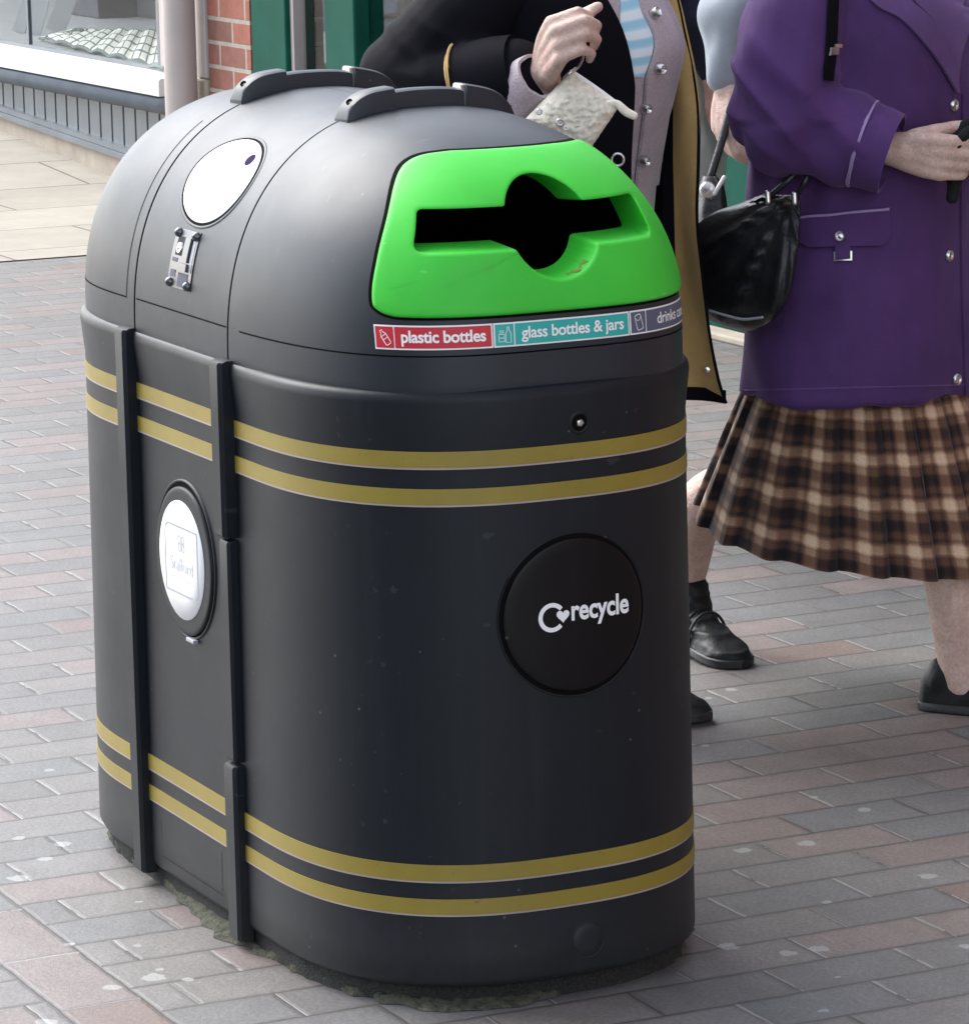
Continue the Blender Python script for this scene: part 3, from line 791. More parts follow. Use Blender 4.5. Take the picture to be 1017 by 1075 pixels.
# black bag chamber behind the opening
# smear of rust-brown drink inside the round part
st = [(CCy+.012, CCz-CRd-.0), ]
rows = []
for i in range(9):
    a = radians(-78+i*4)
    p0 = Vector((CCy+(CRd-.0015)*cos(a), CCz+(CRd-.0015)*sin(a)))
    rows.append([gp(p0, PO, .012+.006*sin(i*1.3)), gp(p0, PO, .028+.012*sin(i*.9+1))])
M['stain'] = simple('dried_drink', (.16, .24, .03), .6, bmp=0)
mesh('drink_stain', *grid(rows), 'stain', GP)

# ---- sticker strip under the panel (arc length along the lid at z=.946)
tab = [(0.0, 0.0)]; pv = lfront(0, .946)
def build(sg):
    out = [(0, 0)]; y = 0; s = 0; pv = lfront(0, .946)
    while abs(y) < .285:
        y += sg*.0025; q = lfront(y, .946); s += (q-pv).length; pv = q; out.append((s*sg, y))
    return out
TB = sorted(set(build(-1)+build(1)))
def s2y(s):
    for i in range(1, len(TB)):
        if TB[i][0] >= s:
            a, b_ = TB[i-1], TB[i]; return a[1]+(b_[1]-a[1])*(s-a[0])/(b_[0]-a[0])
    return TB[-1][1]
def y2s(y):
    for i in range(1, len(TB)):
        if TB[i][1] >= y:
            a, b_ = TB[i-1], TB[i]; return a[0]+(b_[0]-a[0])*(y-a[1])/(b_[1]-a[1])
    return TB[-1][0]
ZS0, ZS1 = .9285, .9615
def sfn(off): return lambda u, v: lfront(s2y(u), v, off)
def sticker(s0, s1, mat, label, text, size, icon, bold, fac=1, iw=.030):
    n = 24
    rows = [[sfn(.0010)(s0+(s1-s0)*i/n, z) for i in range(n+1)] for z in (ZS0, (ZS0+ZS1)/2, ZS1)]
    o = mesh('sticker', *grid(rows), 'white', BIN); face_out(o, lambda c: Vector((1, 0, 0))); o['label'] = label
    b_ = .0022; xi = s0+iw
    for a, c in ((s0+b_, xi-b_*.4), (xi+b_*.4, s1-b_)):
        rows = [[sfn(.0016)(a+(c-a)*i/n, z) for i in range(n+1)] for z in (ZS0+b_, (ZS0+ZS1)/2, ZS1-b_)]
        f = mesh('sticker_field', *grid(rows), mat, o); face_out(f, lambda c_: Vector((1, 0, 0)))
    vs, fs = textmesh(text, size, bold, spacing=.96)
    w = max(v[0] for v in vs)-min(v[0] for v in vs); mx = min(v[0] for v in vs); cx = (xi+s1)/2
    k = min(1.10, (s1-xi-.020)/w)
    vs = [((x-mx-w/2)*k+cx, y+.9388) for x, y in vs]
    lay2('lettering', [(vs, fs)], sfn(.0021), 'white', o)
    lay2('icon', icon(s0+(iw+b_)/2, (ZS0+ZS1)/2), sfn(.0021), 'white', o)
    return o
def rot(pts, c, a):
    a = radians(a); return [(c[0]+(x-c[0])*cos(a)-(y-c[1])*sin(a), c[1]+(x-c[0])*sin(a)+(y-c[1])*cos(a)) for x, y in pts]
def icon_bottle(cx, cz):
    P = [(cx-.0016, cz+.0105), (cx+.0016, cz+.0105), (cx+.0016, cz+.0075), (cx+.0042, cz+.0035), (cx+.0042, cz-.009), (cx+.003, cz-.0108), (cx-.003, cz-.0108), (cx-.0042, cz-.009), (cx-.0042, cz+.0035), (cx-.0016, cz+.0075)]
    L = [(cx-.004, cz-.002), (cx+.004, cz-.002)]; L2 = [(cx-.004, cz+.003), (cx+.004, cz+.003)]
    return [stroke(rot(P, (cx, cz), 32), .0011, True), stroke(rot(L, (cx, cz), 32), .0008), stroke(rot(L2, (cx, cz), 32), .0008)]
def icon_jars(cx, cz):
    P = [(cx-.009, cz-.009), (cx-.001, cz-.009), (cx-.001, cz+.001), (cx-.009, cz+.001)]
    Q = [(cx+.001, cz-.0105), (cx+.0085, cz-.0105), (cx+.0085, cz+.002), (cx+.006, cz+.006), (cx+.006, cz+.0105), (cx+.0035, cz+.0105), (cx+.0035, cz+.006), (cx+.001, cz+.002)]
    R = [(cx-.008, cz+.003), (cx-.002, cz+.003), (cx-.002, cz+.0055), (cx-.008, cz+.0055)]
    return [stroke(P, .001, True), stroke(Q, .001, True), stroke(R, .0009, True), stroke([(cx-.009, cz-.004), (cx-.001, cz-.004)], .0008)]
def icon_can(cx, cz):
    P = rrect(cx-.0055, cz-.0105, cx+.0055, cz+.0105, .0025, 4)
    return [stroke(rot(P, (cx, cz), 14), .001, True), stroke(rot(arc2((cx, cz+.0065), .004, 180, 360, 8), (cx, cz), 14), .0008)]
sA, sB, sC, sD = y2s(-.2345), y2s(-.0965), y2s(.1125), y2s(.250)
sticker(sA, sB, 'red', 'red sticker reading plastic bottles', 'plastic bottles', .0225, icon_bottle, .00055)
sticker(sB+.001, sC, 'teal', 'teal sticker reading glass bottles & jars', 'glass bottles & jars', .0225, icon_jars, .00042)
sticker(sC+.001, sD, 'slate', 'slate grey sticker reading drinks cans', 'drinks cans', .0215, icon_can, .0002)

# ---- front roundel with recycle mark
def polar_front(cy, cz, prof, mat, name, parent, ex=1, n=72, fn=bfront):
    rows = [[fn(cy+r*ex*cos(2*pi*j/n), cz+r*sin(2*pi*j/n), h) for j in range(n)] for r, h in prof]
    vs, fs = grid(rows, closed=True)
    vs.append(fn(cy, cz, prof[-1][1])); k = len(vs)-1; o_ = (len(rows)-1)*n
    for j in range(n): fs.append((o_+j, o_+(j+1) % n, k))
    o = mesh(name, vs, fs, mat, parent); return fixn(o)
DY, DZ = .0145, .549
ring = polar_front(DY, DZ, [(.1165, -.001), (.1162, .0012), (.1150, .0016), (.1140, .0008), (.100, .0008)], 'bin', 'roundel_surround', BIN)
o = polar_front(DY, DZ, [(.1135, .0010), (.1075, .0012)], 'void', 'roundel_groove_shade', BIN)  # flat black ring painted in for the shade of a groove
disc = polar_front(DY, DZ, [(.1080, .0010), (.1078, .0030), (.1066, .0042), (.1045, .0046), (.09, .0046), (.06, .0046), (.03, .0046)], 'disc', 'roundel', BIN)
face_out(disc, lambda c: Vector((1, 0, 0))); face_out(ring, lambda c: Vector((1, 0, 0))); face_out(o, lambda c: Vector((1, 0, 0)))
fr = lambda u, v: bfront(DY+u, DZ+v, .0052)
vs, fs = textmesh('recycle', .041, .0011, spacing=.99)
mx = min(v[0] for v in vs); w = max(v[0] for v in vs)-mx
vs = [((x-mx)*(.092/w)-.0085, y*.98-.006) for x, y in vs]
lay2('recycle_mark', [(vs, fs), stroke(arc2((-.038, .0005), .0175, 38, 318, 26), .0062)], fr, 'white', disc)
hc = Vector((-.0215, .0015)); hp = []
for i in range(28):
    t = 2*pi*i/28; hx = 16*sin(t)**3; hy = 13*cos(t)-5*cos(2*t)-2*cos(3*t)-cos(4*t); hp.append((hc.x+hx*.00062, hc.y+hy*.00062))
lay2('heart_arrow', [(hp+[tuple(hc)], [(i, (i+1) % 28, 28) for i in range(28)])], fr, 'white', disc)
# lock screw and blanking disc
s_ = polar_front(.026, .8165, [(.0165, .0004), (.0155, .0016), (.0125, .0018), (.0115, .0006)], 'bin', 'lock_recess', BIN, fn=lambda y, z, h: bfront(y, z, h+flare(z)))
polar_front(.026, .8165, [(.0118, .0010), (.006, .0010)], 'void', 'lock_well', s_, fn=lambda y, z, h: bfront(y, z, h+flare(z)))
polar_front(.026, .8162, [(.0058, .0012), (.0055, .004), (.003, .0045)], 'silver', 'lock_pin', s_, n=5, fn=lambda y, z, h: bfront(y, z, h+flare(z)))
polar_front(.024, .082, [(.0262, -.0005), (.0257, .0012), (.0248, .0012), (.0240, .0004), (.0232, .0012), (.0220, .0020), (.01, .0020)], 'bin', 'blanking_disc', BIN)

# ---- side roundel (white badge)
def sidefn(x, z, off): return Vector((x, -(PB*bsc(z)+flare(z)+off), z))
sfn2 = lambda cx, cz, off: (lambda u, v: sidefn(cx+u, cz+v, off))
SX, SZ = .012, .549
o = polar_front(SX, SZ, [(.1215, -.001), (.1205, .0022), (.1180, .0030), (.1165, .0008), (.10, .0008)], 'bin', 'badge_surround', BIN, fn=sidefn, ex=.98)
face_out(o, lambda c: Vector((0, -1, 0)))
o = polar_front(SX, SZ, [(.1165, .0012), (.108, .0012)], 'void', 'badge_groove_shade', BIN, fn=sidefn); face_out(o, lambda c: Vector((0, -1, 0)))  # dark ring on the surface in place of a shaded groove
bd = polar_front(SX, SZ-.002, [(.1120, .0016), (.1115, .0050), (.1095, .0062), (.1050, .0064), (.1, .0064), (.03, .0064)], 'bin', 'badge', BIN, fn=sidefn); face_out(bd, lambda c: Vector((0, -1, 0)))
wp = polar_front(SX-.004, SZ-.001, [(.0900, .0066), (.0898, .0075), (.05, .0075)], 'white', 'badge_face', bd, fn=sidefn); face_out(wp, lambda c: Vector((0, -1, 0)))
f2 = sfn2(SX-.004, SZ-.001, .0082)
lay2('badge_frame', [stroke(rrect(-.065, -.052, .065, .050, [.003, .016, .003, .016]), .0028, True)], f2, 'greyprint', bd)
vs, fs = textmesh('Stafford', .030, .0002, 'CENTER'); vs = [(x*.98, y-.018) for x, y in vs]
v2, f_2 = textmesh('BOROUGH COUNCIL', .0088, .0001, 'CENTER'); v2 = [(x*1.1, y-.031) for x, y in v2]
M['paleprint'] = simple('pale_grey_print', (.54, .55, .57), .5, bmp=0)
lay2('badge_lettering', [(vs, fs), (v2, f_2)], f2, 'paleprint', bd)
kn = [stroke(arc2((cx, cy), .0058, 0, 360, 14), .0026) for cx, cy in ((-.0065, .031), (.0065, .031), (-.0065, .019), (.0065, .019))]
lay2('badge_emblem', kn, f2, 'paleprint', bd)
o = box('badge_catch', (.020, -.318, .428), (.050, -.3095, .4335), 'greyprint', bd, .001)
# moulded panel lines low on the middle panel, laid on as dark strokes
for pts in ([(-.130, .118), (-.130, .058), (.120, .058)], [(.118, .062), (.118, .125)]):
    lay2('painted_groove', [stroke(pts, .0016)], sfn2(0, 0, .0006), 'greyprint' if False else 'grit', BIN)
# ---- lid roundel: white disc lying in the curve of the middle lid
LC = Vector((.022, 0, 0))
def arcpt(phi_y):  # surface point of the mid lid for given y
    return phi_y
tabm = []; s = 0; pv = None
for i in range(400):
    a = pi/2*i/399; y = -BL*cos(a)**(2/2.26); z = Z0L+HL*sin(a)**(2/2.26); q = Vector((0, y, z))
    if pv is not None: s += (q-pv).length
    pv = q; tabm.append((s, y, z))
def midlid(x, s_, off):
    for i in range(1, 400):
        if tabm[i][0] >= s_:
            a, b_ = tabm[i-1], tabm[i]; t = (s_-a[0])/(b_[0]-a[0]); y = a[1]+(b_[1]-a[1])*t; z = a[2]+(b_[2]-a[2])*t
            ty, tz = b_[1]-a[1], b_[2]-a[2]; l = sqrt(ty*ty+tz*tz)
            return Vector((x, y-tz/l*off, z+ty/l*off))
def s_of_z(z):
    for t in tabm:
        if t[2] >= z: return t[0]
S1 = .2495
sr = .0765
EX = 1.49
o = polar_front(.026, S1, [(sr+.006, -.001), (sr+.005, .0012), (sr+.003, .0012), (sr+.001, .0004), (sr-.01, .0004)], 'binlid', 'lid_disc_surround', BIN, fn=midlid, ex=EX)
face_out(o, lambda c: Vector((0, -1, 1)))
o = polar_front(.026, S1, [(sr+.001, .0008), (sr-.004, .0009)], 'void', 'lid_disc_groove_shade', BIN, fn=midlid, ex=EX); face_out(o, lambda c: Vector((0, -1, 1)))  # groove shade laid on as a thin dark ring
ld = polar_front(.026, S1, [(sr-.003, .0008), (sr-.0035, .0014), (sr-.005, .0017), (.05, .0017)], 'white', 'lid_disc', BIN, fn=midlid, ex=EX); face_out(ld, lambda c: Vector((0, -1, 1)))
fn3 = lambda u, v: midlid(.026+u, S1+v, .0024)
lay2('printed_spot', [([(.060+x*1.2, .038+y) for x, y in arc2((0, 0), .0105, 0, 360, 20)], [tuple(range(21))])], fn3, 'purpleink', ld)
lay2('faint_emblem', [stroke(arc2((0, 0), .010, 30, 250, 10), .003), stroke([(-.010, -.012), (-.004, -.02)], .003)], fn3, 'paleprint', ld)
# ---- chrome catch plate
S2 = .1185
def cat(u, v, off): return midlid(.007+u*1.45, S2+v*.95, off)
def plate(name, u0, u1, v0, v1, h, mat, parent, n=5):
    us = [u0+(u1-u0)*i/n for i in range(n+1)]; vs_ = [v0+(v1-v0)*i/n for i in range(n+1)]
    rows = [[cat(u, v, h) for u in us] for v in vs_]
    o = mesh(name, *grid(rows), mat, parent, smooth=False); face_out(o, lambda c: Vector((0, -1, .3))); solid(o, h); return o
pl = plate('catch_plate', -.031, .031, -.046, .046, .0018, 'chrome', BIN)
plate('catch_flap', -.018, .021, -.018, -.006, .007, 'chrome', pl)
plate('catch_slot', -.021, -.001, .004, .034, .0024, 'black', pl); plate('catch_shade', -.004, .022, -.043, -.021, .0024, 'navybox', pl); plate('catch_shade', -.026, -.012, -.030, .000, .0022, 'navybox', pl); plate('catch_shade', .020, .027, -.020, .034, .0022, 'greyprint', pl)  # dark plates put in for dark reflections on the chrome
plate('catch_hasp', .004, .018, -.004, .034, .006, 'chrome', pl)
for u in (-.024, .024):
    for v in (-.039, .039):
        p = cat(u, v, .0015); lathe('rivet', p, Vector((0, -1, .15)), [(.0075, 0), (.0068, .004), (.004, .0068), (.0005, .008)], 'chrome', pl, 12)
lathe('keyhole', cat(-.010, .016, .002), Vector((0, -1, .3)), [(.009, 0), (.008, .003), (.0045, .0035), (.004, .001), (.0003, .001)], 'silver', pl, 16)
# ---- grab handles across the lid
def handle(x, flip):
    h = empty('grab_handle'); h.parent = BIN
    def top(y): return Z0L+HL*max(0, 1-(abs(y)/BL)**2.26)**(1/2.26)
    def seg(name, y0, y1, w, hfn, mat='binlid'):
        rows = []; n = 18
        for i in range(n+1):
            y = y0+(y1-y0)*i/n; hh = hfn(i/n); zb = top(y)-.008; zt_ = top(y)+hh
            ww = w/2; r = min(.008, max(hh*.5, .001))
            rows.append([Vector((x-ww, y, zb)), Vector((x-ww, y, zt_-r)), Vector((x-ww+r*.3, y, zt_-r*.3)), Vector((x-ww+r, y, zt_)), Vector((x+ww-r, y, zt_)), Vector((x+ww-r*.3, y, zt_-r*.3)), Vector((x+ww, y, zt_-r)), Vector((x+ww, y, zb))])
        vs, fs = grid(rows); fs.append(tuple(range(8))); fs.append(tuple(n*8+i for i in range(8)))
        o = mesh(name, vs, fs, mat, h); fixn(o); sharp(o, 40); return o
    e1 = seg('handle_end', -.126, -.050, .046, lambda t: .006+.028*(1-(1-min(t/.62, 1))**2.4)**.5-.004*t)
    seg('handle_bar', -.050, .062, .034, lambda t: .0235)
    seg('handle_end', .064, .140, .046, lambda t: .004+.027*(1-(1-min((1-t)/.62, 1))**2.4)**.5)
    seg('handle_glint', .058, .070, .030, lambda t: .0305, 'silver')  # bright sliver standing in for the highlight on the handle block
    seg('handle_glint', -.055, -.049, .030, lambda t: .0268, 'silver')
    lathe('handle_screw', Vector((x+.004, -.114, top(-.114)+.025)), Vector((.3, -.6, .6)), [(.0055, 0), (.005, .002), (.003, .001), (.0005, -.001)], 'void', e1, 10)
handle(RX+.014, 0); handle(-RX+.006, 1)

# moss and grit caught round the foot
rows = []
NP = len(plp)
for k, (f0, z) in enumerate(((0.0, .012), (.35, .009), (.7, .0045), (1.0, .0010))):
    r = []
    for i, (x, y) in enumerate(plp):
        v = Vector((x, y, 0)); d = Vector((max(abs(x)-PC, 0)*math.copysign(1, x)/PA, y/PB, 0)).normalized()
        wd = -.004+.045*noise.noise(v*4+Vector((3, 1, 0)))+.020*noise.noise(v*24)+.010
        r.append(v*.985+d*(f0*max(wd, .0)-.004)+Vector((0, 0, z*(1+.9*noise.noise(v*60+Vector((0, 0, k)))))))
    rows.append(r)
o = mesh('moss', *grid(rows, closed=True), 'moss'); fixn(o)
tag(o, 'line of dark moss and grit along the foot of the bin', 'moss', kind='stuff')

# ================================================================== THE SETTING
def sheet(name, x0, x1, y0, y1, z, mat, nx=1, ny=1):
    rows = [[Vector((x0+(x1-x0)*i/nx, y0+(y1-y0)*j/ny, z)) for i in range(nx+1)] for j in range(ny+1)]
    o = mesh(name, *grid(rows), mat, smooth=False); face_out(o, lambda c: Vector((0, 0, 1))); o['kind'] = 'structure'; return o
sheet('pavement', -60, 60, -60, 60, 0, 'paver')
W0 = Vector((-9.99, 3.30, 0)); WE = Vector((1, 0, 0)); WN = Vector((WE.y, -WE.x, 0))
def rise(x): return max(0, -(x+9.7))*.062
rows = [[Vector((x, y, .004+rise(x))) for x in (-7.80, -9.7, -12, -14, -16)] for y in (-14, 9)]
o = mesh('slab_path', *grid(rows), 'slab', smooth=False); face_out(o, lambda c: Vector((0, 0, 1))); o['kind'] = 'structure'
def wc(s, off, z): return W0+WE*s+WN*off+Vector((0, 0, z))
def SP(px, py, off=0):
    w = ray(px, py); t = ((W0+WN*off-CO).dot(WN))/w.dot(WN); P = CO+w*t; return (P-W0).dot(WE)
def ZP(px, py, off=0):
    w = ray(px, py); t = ((W0+WN*off-CO).dot(WN))/w.dot(WN); return (CO+w*t).z
SHOP = empty('shop_building', tuple(W0))
tag(SHOP, 'brick shop with pale boarded shopfront and dark green window frames', 'building')
def wbox(name, s0, s1, o0, o1, z0, z1, mat, parent=SHOP, bev=0):
    return box(name, (s0, o0, z0), (s1, o1, z1), mat, parent, bev, xf=lambda v: wc(v.x, v.y, v.z))
sE = SP(167, 90, .05)            # right-hand end of the pale shopfront
sP0 = SP(209, 50, .0); sB0 = SP(219, 50, 0); sB1 = SP(263, 50, 0)
sL = -9.0
def sl(s): return max(0, min(3.5, .3-s))*.040
def sbox(name, s0, s1, o0, o1, z0, z1, mat, bev=0):
    return box(name, (s0, o0, z0), (s1, o1, z1), mat, SHOP, bev, xf=lambda v: wc(v.x, v.y, v.z+(sl(v.x) if v.z > .01 else 0)))
for a, b_ in ((sL, -3.2), (-3.2, .3), (.3, sE-.02)):
    sbox('plinth', a, b_, -.30, .0, 0, .104, 'stone')
    sbox('lower_moulding', a, b_, -.25, .024, .106, .129, 'greypaint', bev=0)
    sbox('lower_moulding', a, b_, -.25, .012, .131, .152, 'greypaint', bev=0)
n = int((sE-sL)/.137)
vs, fs = [], []
for i in range(n):
    a = sL+i*.137; b_ = a+.125
    k = len(vs)
    for s, of in ((a, -.045), (a+.004, -.02), (b_-.004, -.02), (b_, -.045)):
        for z in (.150+sl(s)*.9, .330): vs.append(wc(s, of, z))
    for j in range(3): fs.append((k+j*2, k+j*2+2, k+j*2+3, k+j*2+1))
o = mesh('boarding', vs, fs, 'greypaint', SHOP, smooth=False); face_out(o, lambda c: WN)
wbox('boarding_back', sL, sE-.03, -.2, -.047, .12, .330, 'black')
# roll moulding under the sill
rows = []
for s in (sL, sE+.01):
    rows.append([wc(s, o_, z) for o_, z in [(-.02, .330)]+[(.030+.033*cos(radians(a)), .368+.034*sin(radians(a))) for a in range(-80, 81, 20)]+[(-.02, .403)]])
vs, fs = grid(rows); m_ = len(rows[0]); fs.append(tuple(range(m_, 2*m_)))
o = mesh('roll_moulding', vs, fs, 'greypaint', SHOP); fixn(o)
rows = []
for s in (sL, sE):
    rows.append([wc(s, o_, z) for o_, z in ((.052, .406), (.052, .466), (.046, .474), (-.052, .486), (-.052, .406))])
vs, fs = grid(rows, closed=True); m_ = 5; fs.append(tuple(range(m_, 2*m_)))
o = mesh('window_sill', vs, fs, 'whitepaint', SHOP, smooth=False); fixn(o)
sG = SP(170, 70, -.06)
wbox('display_floor', sL, sG+.05, -1.5, -.055, .42, .484, 'whitepaint')
wbox('window_bottom_bar', sL, sG, -.075, -.053, .4865, .502, 'greypaint')
sM = SP(31, 20, -.065)
win = wbox('window_pane', sL, sM-.008, -.068, -.062, .503, 2.4, 'glass'); wbox('window_pane', sM+.008, sG-.01, -.068, -.062, .503, 2.4, 'glass')
wbox('window_mullion', sM-.008, sM+.008, -.075, -.055, .503, 2.4, 'greypaint')
wbox('window_post', sG-.008, sG+.02, -.09, -.045, .487, 2.4, 'greypaint')
wbox('pilaster', sG+.021, sP0+.0, -.3, -.046, 0, 3.0, 'creampaint')
wbox('pilaster', sP0, sB0-.01, -.2, .012, .50, 3.0, 'creampaint', bev=.005)
wbox('pilaster_base', sP0-.01, sB0-.01, -.2, .016, 0, .498, 'stone', bev=.01)
wbox('brick_pier', sB0, sB1, -.3, 0, 0, 3.0, 'brick')
# round downpipe / column
pc = at(189, 60, 1.0)
sPc = SP(189, 60, .09)
pipe_r = .064
pts = [wc(sPc, .09, z) for z in (.0, 1.5, 3.0)]
vs, fs = tube(pts, [pipe_r]*3, 28, caps=False, sub=2); o = mesh('round_column', vs, fs, 'creampaint', SHOP); fixn(o); sharp(o, 50)
lathe('column_base', wc(sPc, .09, 0), Vector((0, 0, 1)), [(pipe_r+.03, 0), (pipe_r+.03, .06), (pipe_r+.012, .10), (pipe_r+.004, .12)], 'creampaint', SHOP)
# green shopfront
g0, g1, g2, g3 = SP(264, 50, .02), SP(300, 50, .02), SP(341, 50, .02), SP(372, 50, .02)
for a, b_ in ((g0, g1), (g2, g3)): wbox('green_frame', a, b_, -.10, .02, .0, 2.45, 'greenpaint', bev=.008)
wbox('frame_bead', g0-.02, g0-.001, -.10, .004, 0, 2.45, 'greypaint')
x = g3
gl = [(g1, g2)]
while x < 6.2:
    nx = min(x+1.05, 6.4); gl.append((x, nx)); wbox('green_frame', nx, nx+.10, -.10, .02, 0, 2.45, 'greenpaint', bev=.008); x = nx+.10
for a, b_ in gl:
    wbox('window_pane', a, b_, -.045, -.040, .55, 2.45, 'glass'); wbox('stall_riser', a, b_, -.09, -.012, 0, .55, 'greenpaint')
wbox('frame_bead', g1+.001, g1+.03, -.05, .0, .55, 2.45, 'creampaint')
x0 = x
while x < 9:
    wbox('green_door', x, x+.95, -.08, -.01, .02, 1.05, 'greenpaint'); wbox('green_frame', x+.95, x+1.05, -.10, .02, 0, 2.45, 'greenpaint', bev=.008)
    wbox('door_panel', x+.12, x+.83, -.012, .004, .14, .92, 'greenpaint', bev=.008)
    wbox('window_pane', x, x+.95, -.045, -.040, 1.05, 2.45, 'glass'); x += 1.05
wbox('threshold', g0, x, .0, .075, 0.0, .022, 'stone', bev=.006)
wbox('fascia_board', sL, sP0, -.2, .06, 2.45, 3.0, 'fascia'); wbox('fascia_board', g0, x, -.2, .06, 2.452, 3.0, 'fascia')
wbox('parapet', sL, 8.5, -.3, .03, 3.002, 3.35, 'brick'); wbox('coping', sL, 8.5, -.34, .07, 3.352, 3.42, 'stone', bev=.01)
wbox('brick_wall', x, 22, -.3, .0, 0, 3.0, 'brick')
wbox('added_dark_backdrop', sL, sG+.05, -1.62, -1.60, .42, 2.6, 'navybox'); wbox('shop_back_wall', sL, 22, -3.1, -3.0, 0, 3.0, 'plaster'); wbox('shop_ceiling', sL, 22, -3.0, -.31, 2.9, 3.0, 'whitepaint'); wbox('shop_floor', sL, 22, -3.0, -.31, .0, .03, 'stone')  # navy sheet behind the display is added to darken the window interior
def terrace(x0, x1, y, ny, h, label, z0=0.0, mat='brick'):  # unseen buildings, added to block sky and give reflections
    t = empty('unseen_terrace', ((x0+x1)/2, y, 0)); tag(t, label, 'building')
    box('wall', (x0, min(y, y-ny*4), z0), (x1, max(y, y-ny*4), h), mat, t)
    box('roof', (x0-.1, min(y+ny*.2, y-ny*4.2), h+.002), (x1+.1, max(y+ny*.2, y-ny*4.2), h+.25), 'greypaint', t)
    k = int((x1-x0)/2.6)
    for fl in ((1.0, 2.4), (3.9, 5.4)):
        if fl[0] < z0 or fl[1] > h: continue
        for i in range(k):
            a = x0+.7+i*(x1-x0-.8)/k
            w_ = box('window', (a, min(y, y+ny*.03), fl[0]), (a+1.15, max(y, y+ny*.03), fl[1]), 'whitepaint', t)
            box('pane', (a+.08, min(y, y+ny*.034), fl[0]+.08), (a+1.07, max(y, y+ny*.034), fl[1]-.08), 'black', w_)
    return t
terrace(-1.4, 14, 3.31, -1, 7.2, 'unseen upper brick floors added over the green shop front to block sky', 3.02)
terrace(-4, 18, -14, 1, 5.8, 'unseen grey rendered terrace added across the street for reflections and light blocking', mat='greypaint')
# goods inside: checked cloth, easel, boxes
q = [gnd(40, 38, .505), gnd(171, 71, .505), gnd(176, 33, .56), gnd(75, 31, .56)]
n1, n2 = 60, 16; rows, uv = [], []
lu = (q[1]-q[0]).length; lv_ = (q[3]-q[0]).length
for j in range(n2+1):
    r = []
    for i in range(n1+1):
        a, b_ = i/n1, j/n2; p = (q[0]*(1-a)+q[1]*a)*(1-b_)+(q[3]*(1-a)+q[2]*a)*b_
        p.z += .012*abs(sin(a*n1*.35))+.006*noise.noise(p*9); 
        if j == 0: p.z -= .012
        r.append(p); uv.append((a*lu, b_*lv_))
    rows.append(r)
o = mesh('checked_cloth', *grid(rows), 'check', None, uv=uv); face_out(o, lambda c: Vector((0, 0, 1))); solid(o, .02)
tag(o, 'cream and grey checked quilt spread in the shop window', 'quilt')
EA = empty('wooden_easel', tuple(gnd(58, 33, .485))); tag(EA, 'white painted easel leaning inside the shop window', 'easel')
for (a, b_, w) in (((58, 33), (92, -55), .085), ((20, 34), (52, -55), .06), ((36, 36), (60, -55), .06)):
    p = gnd(*a, .486); q_ = at(*b_, (p-CO).dot(CD)); d = (q_-p); t = d.normalized(); s_ = (CR-t*CR.dot(t)).normalized(); c_ = t.cross(s_)
    vs = [p+s_*x*w/2+c_*y*.012+d*k for k in (0, 1) for x in (-1, 1) for y in (-1, 1)]
    o = mesh('leg', vs, [(0, 1, 3, 2), (4, 6, 7, 5), (0, 4, 5, 1), (2, 3, 7, 6), (0, 2, 6, 4), (1, 5, 7, 3)], 'whitepaint', EA, smooth=False); fixn(o)
def goods(name, s0, s1, o0, o1, z0, z1, mat, label, cat, group=None):
    c = wc((s0+s1)/2, (o0+o1)/2, z0)
    b_ = wbox(name, s0, s1, o0, o1, z0, z1, mat, None, .006); tag(b_, label, cat, group); return b_
goods('storage_box', SP(105, 27, -1.2), SP(172, 27, -1.2), -1.45, -1.2, .485, .72, 'plaster', 'grey box behind the checked quilt in the window', 'box')
goods('navy_box', SP(74, 27, -1.0), SP(104, 27, -1.0), -1.25, -1.0, .485, .95, 'navybox', 'dark navy hamper behind the easel in the shop window', 'hamper')
goods('display_board', -.9, .6, -1.58, -1.53, .80, 1.3, 'redboard', 'orange red board at the back of the pale shop window', 'board')
SH = empty('display_shelves', tuple(wc(3.3, -.5, 0))); tag(SH, 'shelves of cards and packets inside the dark green window', 'shelves')
wbox('shelf_back', g1-.2, 6.3, -.72, -.70, .1, 2.4, 'paper', SH)
rnd = random.Random(5)
for k, z in enumerate((.50, .74, .98, 1.22, 1.46)):
    wbox('shelf', g1-.2, 6.3, -.70, -.45, z, z+.018, 'creampaint', SH)
for k, z in enumerate((.52, .76, 1.0, 1.24)):
    s = g1-.15; j = 0
    while s < 5.0:
        w = rnd.uniform(.10, .22); h = rnd.uniform(.10, .2)
        mt = rnd.choice(['pinkbox', 'paper', 'white', 'redboard', 'paper', 'pinkbox', 'yellow', 'navybox'])
        wbox('packet', s, s+w, -.60, -.50, z, z+h, mt, SH); s += w+rnd.uniform(.01, .06)
    s = 0

